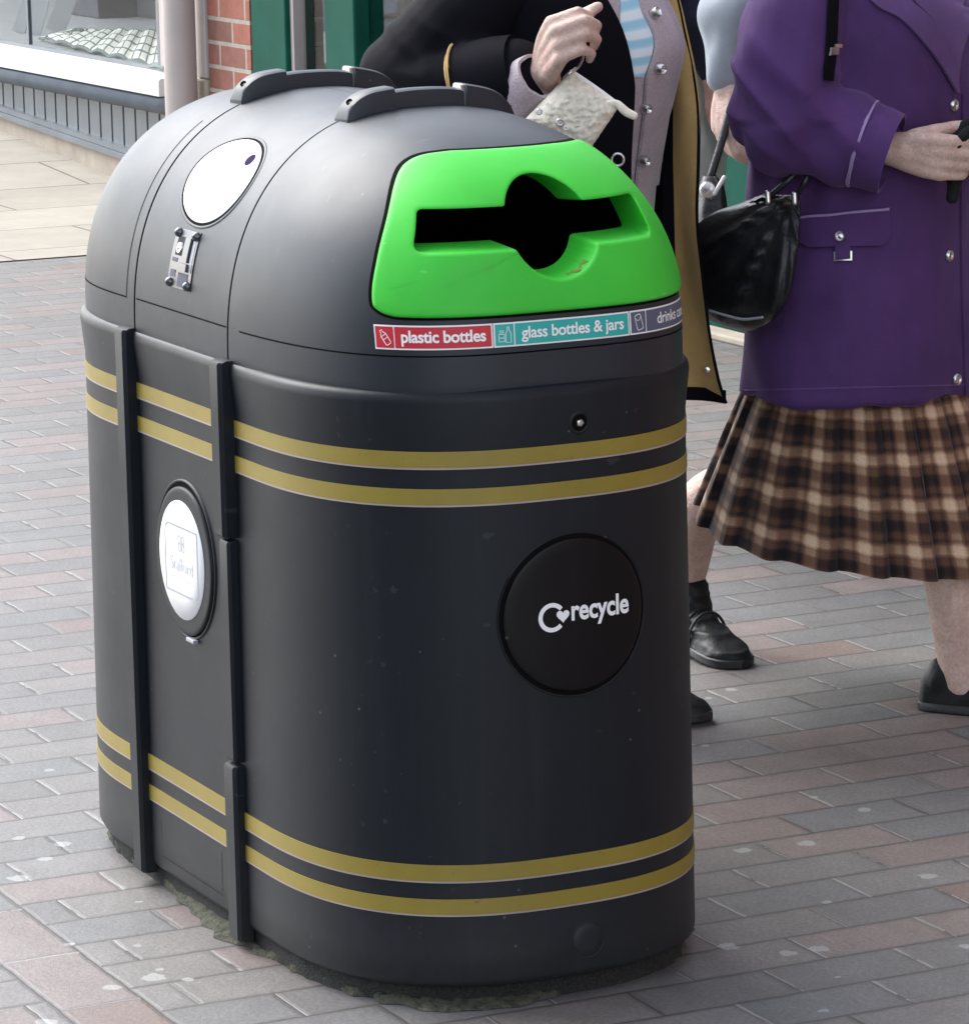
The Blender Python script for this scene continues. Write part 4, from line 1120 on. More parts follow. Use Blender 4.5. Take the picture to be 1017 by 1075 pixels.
# ================================================================== PEOPLE
UPV = Vector((0, 0, 1))
CH = Vector((-CD.x, -CD.y, 0)).normalized()      # horizontal, towards the viewer
RH = Vector((CR.x, CR.y, 0)).normalized()
class Frame:
    def __init__(s, base, ang):
        s.b = Vector(base); s.h = Vector((cos(radians(ang)), sin(radians(ang)), 0)); s.l = Vector((-s.h.y, s.h.x, 0))
    def __call__(s, f, l, u): return s.b+s.h*f+s.l*l+UPV*u
def tb(pts, rad, n=14, sub=5): return tube(pts, rad, n, True, sub)
def hand(w, d, t, nback, curl=(35, 45, 35), sc=1.0, thumb=(30, .6), spread=.0):
    d = d.normalized(); t = (t-d*t.dot(d)).normalized(); nb = d.cross(t)
    if nb.dot(nback) < 0: nb = -nb
    P = []
    offs = (.029, .010, -.009, -.027); kd = (.088, .092, .086, .078); fl = (.95, 1.05, .98, .8); fr_ = (.0094, .0096, .0092, .0082)
    for o_, k, f_, r in zip(offs, kd, fl, fr_):
        kn = w+(d*k+t*o_)*sc
        P.append(tb([w+t*o_*.45*sc, w+(d*k*.55+t*o_*.85+nb*.003)*sc, kn], [.0165*sc, .0135*sc, .0115*sc], 12, 4))
        p = kn; a = 0; pts = [p]; rr = [r*1.12*sc]
        for L_, c_, r2 in zip((.043, .027, .021), curl, (.98, .92, .80)):
            a += c_; dd = (d*cos(radians(a))-nb*sin(radians(a))+t*(o_*spread*8)).normalized()
            p = p+dd*(L_*f_*sc); pts.append(p); rr.append(r*r2*sc)
        for i in range(3): P.append(tb([pts[i], pts[i+1]], [rr[i], rr[i+1]], 12))
    a, b_ = thumb
    c0 = w+(d*.025+t*.022-nb*.006)*sc; d1 = (d*cos(radians(a))+t*sin(radians(a))-nb*b_*.6).normalized(); d2 = (d*.9+t*.1-nb*b_).normalized()
    c1 = c0+d1*.045*sc; c2 = c1+(d1+d2).normalized()*.032*sc; c3 = c2+d2*.024*sc
    P.append(tb([c0, c1], [.016*sc, .0125*sc], 12)); P.append(tb([c1, c2], [.0118*sc, .0105*sc], 12)); P.append(tb([c2, c3], [.0102*sc, .0085*sc], 12))
    return P
def head(F, c, sc=1.0):
    h, l, u = F.h, F.l, UPV
    q = lambda f, s, z: c+(h*f+l*s+u*z)*sc
    P = [tb([q(-.035, 0, .045), q(.018, 0, .045)], [.080*sc, .078*sc], 20), tb([q(.02, 0, -.01), q(.045, 0, -.075)], [.064*sc, .036*sc], 18),
         tb([q(.02, -.03, -.01), q(.02, .03, -.01)], [.05*sc, .05*sc], 16),
         tb([q(.090, 0, .022), q(.104, 0, -.005), q(.108, 0, -.022)], [.008*sc, .011*sc, .014*sc], 10),
         tb([q(.086, -.028, .036), q(.092, 0, .034), q(.086, .028, .036)], [.010*sc, .011*sc, .010*sc], 10),
         tb([q(.074, -.020, -.050), q(.085, 0, -.049), q(.074, .020, -.050)], [.007*sc, .009*sc, .007*sc], 10),
         tb([q(.055, -.034, -.01), q(.06, -.03, -.02)], [.026*sc, .026*sc], 12), tb([q(.055, .034, -.01), q(.06, .03, -.02)], [.026*sc, .026*sc], 12)]
    for s in (-1, 1):
        P.append(tb([q(-.012, s*.079, .030), q(-.008, s*.084, .005), q(-.002, s*.078, -.018)], [.013*sc, .012*sc, .008*sc], 10))
    return P
def eyes(F, c, sc, parent):
    for s in (-1, 1):
        p = c+(F.h*.079+F.l*s*.030+UPV*.012)*sc
        o = lathe('eye', p, F.h, [(.0125*sc, 0), (.0115*sc, .006*sc), (.006*sc, .0105*sc), (.0003, .0118*sc)], 'white', parent, 14)
        lathe('iris', p+F.h*.0100*sc, F.h, [(.0062*sc, -.001), (.005*sc, .0016*sc), (.0003, .0022*sc)], 'navy', o, 12)
def hairdo(F, c, sc, mat, parent, long=0):
    q = lambda f, s, z: c+(F.h*f+F.l*s+UPV*z)*sc
    P = [tb([q(-.045, 0, .055), q(.008, 0, .066)], [.098*sc, .088*sc], 20), tb([q(-.06, 0, .03), q(-.062, 0, -.045-long)], [.088*sc, .052*sc], 18)]
    for s in (-1, 1): P.append(tb([q(-.02, s*.055, .05), q(-.028, s*.062, -.015-long)], [.045*sc, .030*sc], 14))
    return remeshed('hair', P, mat, .007, parent, 3, .5, lambda p, n_: .007*noise.noise(p*38)+.004*noise.noise(p*90))
def limb(F, pts, rad): return tb([F(*p) for p in pts], rad, 16, 5)
def shoe(name, F, heel, ang, L, mat, parent, high=.0, pitch=0, width=1.0, toe_up=0):
    """heel: local (f,l,u) of heel bottom"""
    a = radians(ang); fh = (F.h*cos(a)+F.l*sin(a)); fl = Vector((-fh.y, fh.x, 0)); o_ = F(*heel)
    cp, sp_ = cos(radians(pitch)), sin(radians(pitch))
    def W(f, l, u): return o_+fh*(f*cp+u*sp_)+UPV*(-f*sp_+u*cp+ (toe_up*max(0, f-.16)))+fl*l
    st = [(.0, .026, .0, .062), (.012, .033, 0, .075), (.05, .036, 0, .072+high*.3), (.10, .037, 0, .070+high*.2), (.14, .041, 0, .066), (.18, .046, 0, .056), (.215, .046, 0, .043), (.24, .038, 0, .034), (.256, .022, .004, .024), (.262, .008, .008, .016)]
    k = L/.262; rows = []
    for f, w, z0, z1 in st:
        r = []
        for j in range(20):
            th = 2*pi*j/20; c_, s_ = cos(th), sin(th); y = w*width*math.copysign(abs(c_)**.8, c_)
            zm = .012; z = (zm+(z1-zm)*max(s_, 0)**.9) if s_ > 0 else (zm+(zm-z0)*(-abs(s_)**.5))
            r.append(W(f*k, y, max(z, .004+z0)))
        rows.append(r)
    vs, fs = grid(rows, closed=True); fs.append(tuple(range(20))); fs.append(tuple(9*20+i for i in range(20)))
    parts = [(vs, fs)]
    # ankle collar
    parts.append(tb([W(.032*k, 0, .03), W(.042*k, 0, .062+high)], [.034*width, .036*width+high*.03], 16))
    if high: parts.append(tb([W(.10*k, 0, .035), W(.062*k, 0, .075+high*.6)], [.034*width, .036*width], 16))
    up = remeshed(name, parts, mat, .0045, parent, 4, .5, lambda p, n_: .0016*noise.noise(p*45)+(.004*(1-abs(2*noise.noise(Vector((p.x*14, p.y*14, p.z*55)))))-.002 if high else 0))
    rows = []
    prof = [(f, w+.003) for f, w, _, _ in st]
    outl = [(f*k, w*width) for f, w in prof]+[(.268*k, 0)]+[(f*k, -w*width) for f, w in prof[::-1]]
    rows = [[W(x, y, z) for x, y in outl] for z in (.0, .014, .017)]
    vs, fs = grid(rows, closed=True); fs.append(tuple(range(len(outl)))); fs.append(tuple(2*len(outl)+i for i in range(len(outl))))
    o = mesh('sole', vs, fs, 'sole', up); fixn(o); sharp(o, 40); bevel(o, .003)
    for fx in (.112, .135):
        pts = [W(fx*k, .044*width*cos(a), .018+.062*sin(a)) for a in [pi*i/12 for i in range(13)]]
        vs, fs = tube(pts, [.0030]*13, 8, False, 2); fixn(mesh('lace_strap', vs, fs, 'sole', up))
    return up
def folds(F, amp=.006, fs=9.0, seed=0, vert=.35, extra=None):
    def d(p, n_):
        q = p-F.b; x, y, z = q.dot(F.h), q.dot(F.l), q.z
        v = amp*noise.noise(Vector((x*fs+seed, y*fs, z*fs*vert)))+amp*.35*noise.noise(Vector((x*fs*2.7, y*fs*2.7+seed, z*fs*1.4)))
        if extra: v += extra(p, x, y, z)
        return v
    return d
def button(bv, px, py, r, mat, parent, fb=7.3, h=.006):
    p, n_ = cast(bv, px, py, fb)
    if n_.dot(CD) > 0: n_ = -n_
    return lathe('button', p+n_*.001, n_, [(r, 0), (r*.98, h*.6), (r*.8, h), (r*.55, h*.75), (r*.5, h*.6), (.0003, h*.7)], mat, parent, 20)

# ------------------------------------------------ woman in the purple coat
F2 = Frame((-.749+.004, 1.297+.010, 0), 37.7)
HS = 1.10
c2h = F2(.03, 0, 1.555)
wr = at(940, 157, 6.99); el = F2(-.03, -.27, 1.095)
hd = (RH*.93+UPV*-.16+CH*.22)
body2 = []
body2 += head(F2, c2h, 1.0)
body2 += [tb([F2(0, 0, 1.36), F2(.015, 0, 1.50)], [.055, .050], 16)]
body2 += [loft_rings([(F2(0, 0, .80), .10, .15, 2.2), (F2(0, 0, 1.0), .10, .14, 2.2), (F2(0, 0, 1.2), .10, .16, 2.2), (F2(-.01, 0, 1.36), .07, .15, 2.2), (F2(0, 0, 1.40), .045, .07, 2)], F2.h, F2.l, 32, 4)]
body2 += [limb(F2, [(-.01, -.16, 1.33), (-.03, -.262, 1.10)], [.05, .042]), tb([F2(-.03, -.262, 1.10), wr-hd.normalized()*.02, wr+hd.normalized()*.01], [.040, .028, .027], 14)]
body2 += [limb(F2, [(-.01, .16, 1.33), (-.04, .262, 1.03)], [.05, .042]), limb(F2, [(-.04, .262, 1.03), (.20, .11, 1.00)], [.040, .028])]
body2 += hand(wr, hd, UPV*.95+CH*.1, CH*.9+UPV*.35, (28, 58, 52), HS, (22, .9))
body2 += hand(F2(.20, .11, 1.00), (F2.h*.4-F2.l*.9+UPV*.1), UPV, F2.h, (30, 50, 40), HS, (25, .8))
body2 += [limb(F2, [(.0, -.07, .82), (.12, -.07, .47)], [.075, .050]), limb(F2, [(.12, -.07, .47), (.185, -.078, .33), (.214, -.080, .16), (.220, -.080, .10), (.230, -.08, .05)], [.050, .053, .046, .041, .038])]
body2 += [limb(F2, [(.19, -.08, .034), (.33, -.08, .03)], [.030, .026])]
body2 += [limb(F2, [(-.02, .08, .82), (-.15, .10, .47)], [.072, .044]), limb(F2, [(-.15, .10, .47), (-.245, .12, .385), (-.385, .15, .295), (-.432, .185, .17), (-.446, .20, .10), (-.44, .197, .05)], [.042, .042, .053, .042, .034, .032])]
body2 += [limb(F2, [(-.44, .195, .035), (-.37, .145, .028)], [.024, .020])]
P2 = remeshed('person', body2, 'skin', .0040, None, 5, .5)
tag(P2, 'woman in purple wool coat and brown tartan skirt with hands clasped, walking past the bin', 'woman')
eyes(F2, c2h, 1.0, P2); hairdo(F2, c2h, 1.0, 'hair_white', P2)
# coat
elw = F2(-.035, -.272, 1.085); cuf = at(925, 157, 6.975)
fa = (cuf-elw).normalized()
def crease2(p, x, y, z):
    v = 0
    d = (p-elw).length; g = math.exp(-(d/.13)**2)
    if y < -.12:
        w = (p-elw).dot(fa*.55+UPV*.83)
        v += g*.034*(1-abs(2*noise.noise(Vector((w*17, (p-elw).dot(CR)*3.2, 3)))))-.016*g
        v += .009*sin((p-elw).dot(fa)*55+3*noise.noise(p*6))*math.exp(-((d-.08)/.09)**2)*(1 if z < 1.08 else .4)
    if z < .70: v += .004*sin(atan2(y, x)*7+1)*(.70-z)/.13
    return v
coatparts = [loft_rings([(F2(.0, 0, .572), .205, .272, 2.15), (F2(.0, 0, .70), .197, .262, 2.15), (F2(-.003, 0, .85), .192, .250, 2.15), (F2(.004, 0, 1.0), .190, .236, 2.15), (F2(.010, 0, 1.13), .196, .232, 2.2), (F2(.010, 0, 1.25), .186, .220, 2.2), (F2(-.01, 0, 1.345), .125, .19, 2.1), (F2(-.01, 0, 1.40), .085, .115, 2), (F2(0, 0, 1.43), .075, .085, 2)], F2.h, F2.l, 64, 6),
             tb([F2(-.015, -.165, 1.32), F2(-.03, -.215, 1.25), F2(-.04, -.255, 1.16), F2(-.035, -.272, 1.085)], [.085, .092, .095, .090], 20),
             tube([elw, elw.lerp(cuf, .45), cuf-fa*.004], [.088, .081, .072], 20, False, 5),
             tb([F2(-.015, .165, 1.31), F2(-.04, .262, 1.03)], [.085, .088], 20), tb([F2(-.04, .262, 1.03), F2(.17, .14, 1.0)], [.088, .064], 20)]
def cutcuff(p, n_): return 0
coat2 = remeshed('coat', coatparts, 'purple', .0062, P2, 7, .5, folds(F2, .012, 7.5, 2, .4, crease2))
BV2 = bvh([coat2])
# cuff turn-back: a short open ring
def ringtube(name, c, ax, r0, r1, L, mat, parent, th=.004, up=None, fl=1, wob=.0):
    ax = ax.normalized(); u = (up or UPV); u = (u-ax*u.dot(ax)).normalized(); w = ax.cross(u)
    rows = []
    for i in range(7):
        t = i/6; r = r0+(r1-r0)*t
        rows.append([c+ax*(L*t)+(u*cos(2*pi*j/40)*fl+w*sin(2*pi*j/40))*(r*(1+wob*noise.noise(Vector((cos(2*pi*j/40)*2, sin(2*pi*j/40)*2, t*2+c.x))))) for j in range(40)])
    o = mesh(name, *grid(rows, closed=True), mat, parent); fixn(o); solid(o, th); return o
cu = ringtube('cuff', cuf-fa*.034, fa, .0765, .0725, .054, 'purple', coat2, .005, wob=.03)
ringtube('cuff_piping', cuf-fa*.035, fa, .0795, .0790, .004, 'piping', coat2, .004, wob=.02)
o = lathe('cuff_lining', cuf+fa*.004, fa, [(.069, 0), (.03, -.002), (.0005, -.003)], 'black', coat2, 24)
# lapel, front edge, hem stitch
patch('lapel', BV2, ([(880, -60), (912, 0), (945, 22), (975, 55), (1001, 97)], [(960, -60), (948, -8), (975, 22), (994, 55), (1003, 96)]), 'lapel', coat2, .010, .005, nu=8, nv=8)
patch('blouse', BV2, ([(962, -50), (952, -10), (978, 22), (996, 56), (1003, 90)], [(1050, -50), (1040, -10), (1020, 22), (1008, 56), (1004, 90)]), 'lapel', coat2, .0045, .003, nu=6, nv=8)
patch('front_edge', BV2, ([(1009, 98), (1007, 200), (1008, 300), (1012, 414)], [(1016, 98), (1014, 200), (1015, 300), (1019, 414)]), 'purple', coat2, .0045, .004, nu=3, nv=20)
for (x, y) in ((1000, 110), (995, 268), (1003, 398)): button(BV2, x, y, .0115, 'silver', coat2, h=.006)
fl_ = patch('pocket_flap', BV2, ([(838, 229), (837, 243), (840, 252), (850, 259)], [(931, 219), (932, 236), (931, 248), (924, 257)]), 'purple', coat2, .009, .005, nu=14, nv=6)
patch('flap_piping', BV2, ([(838, 227.5), (838, 230)], [(931, 217.5), (931, 220)]), 'piping', fl_, .0105, .003, nu=14, nv=1)
button(BV2, 883, 248, .0105, 'silver', fl_, h=.014)
patch('buckle', BV2, ([(876, 264), (876, 274)], [(894, 263), (894, 273)]), 'silver', coat2, .006, .002, nu=3, nv=1); patch('buckle_tab', BV2, ([(878, 258), (878, 272.5)], [(892, 257), (892, 271.5)]), 'purple', coat2, .0085, .002, nu=3, nv=1)
patch('hem_stitch', BV2, ([(775, 409), (776, 410.5)], [(1017, 403), (1017, 404.5)]), 'lapel', coat2, .0012, .001, nu=40, nv=1)
# pleated tartan skirt
def skirt():
    NPl = 19; per = 18; n = NPl*per
    rows, uv = [], []
    NZ = 34
    for k in range(NZ+1):
        t = k/NZ; r = []
        for j in range(n):
            ph = j/n*2*pi; ct, st_ = cos(ph), sin(ph)
            A = .158+.150*t**.85; B = .205+.088*t**.8
            # knife pleats
            u = ((j % per)/per+.10*noise.noise(Vector((j//per*1.7, t*1.3, 2))))%1.0; dz = (1-u)*.022 if u < .86 else .022*(u-.86)/.14*(1/1)
            pl_ = (.4+.6*t)*(-.020*(1-(u/.86)) if u < .86 else -.020*((u-.86)/.14))
            wv = .010*t*noise.noise(Vector((ct*2.2, st_*2.2, t*1.1)))+.012*t*sin(ph*3+1)
            zb = .292-.045*ct+(.028 if ct < -.6 else 0)*(-ct-.6)/.4+.0015*sin(ph*NPl)
            z = .66+(zb-.66)*t
            p = F2(-.012*t+ct*(A+pl_+wv), st_*(B+pl_+wv), z); r.append(p)
            if True: uv.append((j/per, .15+t*4.25+.02*sin(ph)))
        rows.append(r)
    vs, fs = grid(rows, closed=True)
    # avoid a stretched UV seam by duplicating the closing column
    rows2 = [r+[r[0].copy()] for r in rows]; uv2 = []
    for k in range(NZ+1):
        for j in range(n+1): uv2.append((j/per, .15+k/NZ*5.0))
    o = mesh('skirt', *grid(rows2), 'tartan', P2, uv=uv2); fixn(o); solid(o, .0025, 1); return o
skirt()
shoe('shoe', F2, (.150, -.080, .0), 0, .265, 'shoe', P2, pitch=0)
shoe('ankle_boot', F2, (-.488, .228, .018), -35, .262, 'shoe', P2, high=.075, pitch=4)
# gloves held in the hands
P = []
gc = at(1016, 166, 7.01)
for i in range(9):
    r_ = random.Random(i+3)
    a = gc+CR*r_.uniform(-.030, .03)+CU*r_.uniform(-.035, .035)+CH*r_.uniform(-.03, .0)
    b_ = a+CR*r_.uniform(-.02, .05)+CU*r_.uniform(-.05, .045)
    P.append(tb([a, (a+b_)/2+CU*.01, b_], [.017, .015, .011], 12))
P.append(tb([at(1000, 150, 7.0), at(1012, 132, 7.0), at(1030, 126, 7.0)], [.010, .011, .009], 10)); P.append(tb([at(1000, 160, 6.97), at(1014, 140, 6.96), at(1032, 134, 6.97)], [.010, .011, .009], 10))
g = remeshed('gloves', P, 'glove', .004, None, 3, .5, lambda p, n_: .002*noise.noise(p*80))
tag(g, 'pair of black knitted gloves bunched in the hands of the purple coat wearer', 'gloves')
# shoulder bag
def bag():
    root = empty('shoulder_bag', tuple(at(785, 340, 7.02)))
    D0 = 7.02
    # outline rows from top to bottom: (left px, right px, y, half depth)
    R_ = [(800, 838, 204, .012), (782, 840, 212, .026), (748, 840, 224, .040), (724, 839, 245, .052), (720, 836, 270, .060), (721, 832, 295, .060), (725, 826, 315, .054), (738, 815, 331, .042), (756, 803, 341, .028), (775, 792, 347, .008)]
    rows = []
    K = catmull([list(r) for r in R_], 6)
    n = 72
    top = at(826, 206, D0)
    for xl, xr, y, dp in K:
        a, b_ = at(xl, y, D0+(838-xl)/110*.22), at(xr, y, D0+(838-xr)/110*.22); c = (a+b_)/2; hw = (b_-a).length/2; ax = (b_-a).normalized(); r = []
        for j in range(n):
            th = 2*pi*j/n; x = hw*math.copysign(abs(cos(th))**.75, cos(th)); d = dp*math.copysign(abs(sin(th))**.8, sin(th))
            p = c+ax*x+CH*d
            q = p-top; rr = q.length; an = atan2(q.dot(CU), q.dot(CR))
            fold = (1-abs(2*noise.noise(Vector((an*5.2, rr*2.2, 1.7)))))**2*.026*min(1, rr/.07)*math.exp(-(max(rr-.16, 0)/.09)**2)
            fold += .006*noise.noise(p*22)
            r.append(p+(CH*math.copysign(1, sin(th)))*(fold-.006)*min(1, abs(sin(th))*2))
        rows.append(r)
    vs, fs = grid(rows, closed=True); fs.append(tuple(range(n))); fs.append(tuple((len(rows)-1)*n+i for i in range(n)))
    o = mesh('bag_body', vs, fs, 'leather', root); fixn(o)
    # two thin handles up to the elbow, with metal rings
    for (x0, y0, x1, y1, dd) in ((806, 207, 846, 168, -.02), (834, 208, 852, 168, .02)):
        p = [at(x0, y0, D0-.01), at((x0+x1)/2+3, (y0+y1)/2, D0-.03), at(x1, y1, D0-.01)]
        vs, fs = tube(p, [.005]*3, 8, True, 5); o = mesh('bag_strap', vs, fs, 'leather', root); fixn(o)
        c = at(x0, y0, D0-.03)
        vs, fs = tube([c-CU*.008, c+CU*.008], [.005, .005], 10, True, 2); fixn(mesh('strap_ring', vs, fs, 'silver', root))
    # piping seam low on the bag
    p = [at(x, y, D0+(838-x)/110*.22-.045) for x, y in ((745, 326), (762, 331), (780, 335), (800, 333))]
    vs, fs = tube(p, [.0025]*4, 6, True, 4); fixn(mesh('bag_piping', vs, fs, 'greyprint', root))
    # shoulder strap lying on the coat
    s_ = patch('shoulder_strap', BV2, ([(872, -90), (869, -40), (867, 0), (865, 40), (862, 84)], [(883, -90), (880, -40), (877, 0), (875, 40), (871, 84)]), 'blackwool', root, .009, .004, nu=3, nv=14)
    patch('strap_buckle', BV2, ([(866, 51), (865, 60)], [(874, 50), (873, 59)]), 'silver', s_, .014, .004, nu=2, nv=2); patch('strap_buckle', BV2, ([(870, 47), (870, 50)], [(877, 46), (877, 50)]), 'silver', s_, .014, .004, nu=2, nv=2)
    return root
tag(bag(), 'slouchy black leather shoulder bag hanging behind the purple sleeve', 'handbag')

# ------------------------------------------------ woman in the black coat with camel lining
F1 = Frame((-.948+.090, .809-.043, 0), 37.7)
c1h = F1(.03, 0, 1.60)
w1 = at(571, 76, 6.72); el1 = F1(-.095, -.33, 1.135)
d1 = RH*.20+UPV*.58+CH*.72
body1 = head(F1, c1h, 1.0)+[tb([F1(0, 0, 1.40), F1(.015, 0, 1.54)], [.055, .050], 16)]
body1 += [loft_rings([(F1(0, 0, .82), .10, .15, 2.2), (F1(0, 0, 1.0), .10, .14, 2.2), (F1(0, 0, 1.2), .10, .16, 2.2), (F1(-.01, 0, 1.38), .07, .15, 2.2), (F1(0, 0, 1.44), .045, .07, 2)], F1.h, F1.l, 32, 4)]
body1 += [limb(F1, [(-.01, -.17, 1.36), (-.15, -.32, 1.14)], [.05, .042]), tb([F1(-.15, -.32, 1.14), at(556, 100, 6.77), w1], [.040, .030, .028], 14)]
body1 += hand(w1, d1, UPV*.95-RH*.15-CH*.25, CH*.62-RH*.75+UPV*.2, (62, 66, 50), 1.14, (20, 1.2))
body1 += [limb(F1, [(-.01, .17, 1.36), (-.04, .27, 1.06)], [.05, .042]), limb(F1, [(-.04, .27, 1.06), (.10, .25, .86)], [.040, .028])]
body1 += hand(F1(.10, .25, .86), F1.h*.3-UPV, F1.h, F1.l, (20, 25, 20), 1.05)
body1 += [limb(F1, [(.0, -.08, .84), (-.10, -.08, .46)], [.085, .06]), limb(F1, [(-.10, -.08, .46), (-.22, -.08, .09), (-.13, -.08, .04)], [.056, .038, .03])]
body1 += [limb(F1, [(.0, .08, .84), (.04, .05, .46)], [.085, .06]), limb(F1, [(.04, .05, .46), (.06, .02, .09), (.14, .02, .04)], [.056, .038, .03])]
P1 = remeshed('person', body1, 'skin', .0040, None, 5, .5)
tag(P1, 'woman in open black coat with camel lining raising a fist beside the bin', 'woman')
eyes(F1, c1h, 1.0, P1); hairdo(F1, c1h, 1.0, 'hair_grey', P1)
# cardigan torso
card = remeshed('cardigan', [loft_rings([(F1(.0, 0, .80), .135, .195, 2.1), (F1(.0, 0, .93), .142, .195, 2.1), (F1(.008, 0, 1.05), .160, .200, 2.1), (F1(.015, 0, 1.12), .178, .200, 2.1), (F1(.02, 0, 1.21), .195, .200, 2.1), (F1(.01, 0, 1.30), .165, .19, 2.1), (F1(-.01, 0, 1.38), .11, .16, 2), (F1(0, 0, 1.44), .07, .08, 2)], F1.h, F1.l, 48, 6),
    tb([F1(-.01, .16, 1.34), F1(-.04, .27, 1.06)], [.07, .06]), tb([F1(-.04, .27, 1.06), F1(.08, .255, .89)], [.06, .045])], 'cardigan', .007, P1, 5, .5, folds(F1, .004, 9, 4, .5))
BV1 = bvh([card])
patch('shirt', BV1, ([(640, -60), (650, -10), (650, 40), (656, 80)], [(672, -60), (668, 0), (684, 43), (674, 80)]), 'shirt', P1, .004, .003, nu=8, nv=10)
plk = patch('button_band', BV1, ([(672, -60), (668, 0), (685, 43), (676, 82), (673, 121), (665, 189), (655, 300)], [(694, -60), (692, 0), (709, 43), (704, 82), (698, 121), (687, 189), (678, 300)]), 'cardigan', card, .009, .006, nu=8, nv=24)
BV1b = bvh([card, plk])
for x, y in ((685, 15), (690, 71), (675, 112), (673, 168)): button(BV1b, x, y, .010, 'silver', plk, h=.013)
# trousers
def trousers(F, P, lst, mat, seed):
    return remeshed('trousers', [loft_rings([(F(0, 0, .74), .13, .17, 2.1), (F(0, 0, .84), .145, .185, 2.1), (F(0, 0, .98), .125, .16, 2.1)], F.h, F.l, 32, 4)]+lst, mat, .008, P, 5, .5, folds(F, .007, 11, seed, .5))
trousers(F1, P1, [limb(F1, [(0, -.08, .80), (-.10, -.08, .46), (-.20, -.08, .10)], [.105, .085, .085]), limb(F1, [(0, .08, .80), (.03, .05, .46), (.055, .02, .12)], [.105, .085, .088])], 'blacktrouser', 3)
shoe('shoe', F1, (.0, .020, .014), 0, .262, 'shoe', P1, pitch=2)
shoe('shoe', F1, (-.27, -.085, .035), 0, .262, 'shoe', P1, pitch=9)
# coat shell: open from the near front edge round the back to the far side
def coatshell():
    zs = [(.572, .236, .290), (.70, .228, .280), (.85, .217, .268), (1.0, .212, .258), (1.13, .220, .250), (1.25, .222, .246), (1.34, .18, .225), (1.40, .12, .16), (1.44, .09, .105)]
    K = catmull([list(k) for k in zs], 6); rows = []
    n = 90
    for z, A, B in K:
        # near-edge angle from the front
        e0 = 28+ (0 if z < 1.15 else 95*(z-1.15)**1.15)
        if z < 1.0: e0 = 28+ (1.0-z)*6
        r = []
        for j in range(n+1):
            th = radians(-e0-(360-e0-48)*j/n)
            x, y = A*math.copysign(abs(cos(th))**.95, cos(th)), B*math.copysign(abs(sin(th))**.95, sin(th))
            w = 1+.035*noise.noise(Vector((cos(th)*2.4, sin(th)*2.4, z*1.6+5)))+.02*sin(th*9)*max(0, 1-(z-.57)/.5)
            r.append(F1(x*w, y*w, z))
        rows.append(r)
    o = mesh('coat', *grid(rows), ['blackwool', 'camel'], P1)
    face_out(o, lambda c: (c-F1(0, 0, c.z))); solid(o, .007, -1, 1); return o, rows
coat1, crow = coatshell()
cf = (at(556, 80, 6.78)-el1).normalized()
def crease1(p, n_):
    d = (p-el1).length; g = math.exp(-(d/.15)**2); w = (p-el1).dot(cf*.5+UPV*.86)
    return g*.024*(1-abs(2*noise.noise(Vector((w*15, (p-el1).dot(CR)*3, 8)))))+.006*noise.noise(p*11)-.009*g-.002
c1f = at(547, 84, 6.77)
sl = remeshed('sleeve', [tb([F1(-.01, -.175, 1.36), F1(-.07, -.25, 1.26), F1(-.14, -.32, 1.15), el1], [.085, .094, .094, .090], 20), tube([el1, el1.lerp(c1f, .5), c1f-cf*.01], [.090, .084, .078], 20, True, 5)], 'blackwool', .0065, coat1, 6, .5, crease1)
cfr = ringtube('cuff', c1f-cf*.098, cf, .088, .080, .101, 'blackwool', coat1, .005, wob=.04)
ringtube('cuff_piping', c1f-cf*.100, cf, .0915, .0905, .0055, 'yellowtrim' if False else 'camel', coat1, .004, wob=.03)
lathe('cuff_lining', c1f+cf*.0, cf, [(.076, 0), (.03, -.002), (.0005, -.003)], 'black', coat1, 24)
slv2 = remeshed('sleeve', [tb([F1(-.015, .175, 1.35), F1(-.045, .285, 1.06)], [.085, .082], 18), tb([F1(-.045, .285, 1.06), F1(.07, .262, .90)], [.08, .066], 18)], 'blackwool', .008, coat1, 5, .5, lambda p, n_: .006*noise.noise(p*11))
# far front panel hanging open, its lining towards us
def farpanel():
    K = [(.572, .268, .09), (.62, .255, .085), (.72, .242, .08), (.85, .238, .07), (1.0, .236, .065), (1.12, .222, .08), (1.22, .200, .09), (1.32, .17, .09), (1.42, .11, .07)]
    K = catmull([list(k) for k in K], 6); rows = []; mi = []
    n = 16
    for z, fe, l0 in K:
        r = []
        for j in range(n+1):
            t = j/n; f0 = .150 if z < 1.1 else max(.08, .150-(z-1.1)*.2); f = f0+(fe-f0)*t
            l = l0+.03*(1-t)+.010*sin(t*5+z*7)+.012*noise.noise(Vector((t*2, z*5, 2)))
            r.append(F1(f+.006*noise.noise(Vector((z*6, 1, 1)))*t, l, z))
        rows.append(r)
    vs, fs = grid(rows)
    o = mesh('coat_front', vs, fs, ['blackwool', 'camel', 'camel'], coat1)
    face_out(o, lambda c: F1.l)
    md = solid(o, .006, -1, 1)
    # hem facing strip
    for i, p in enumerate(o.data.polygons):
        pass
    return o, rows
fp, frow = farpanel()
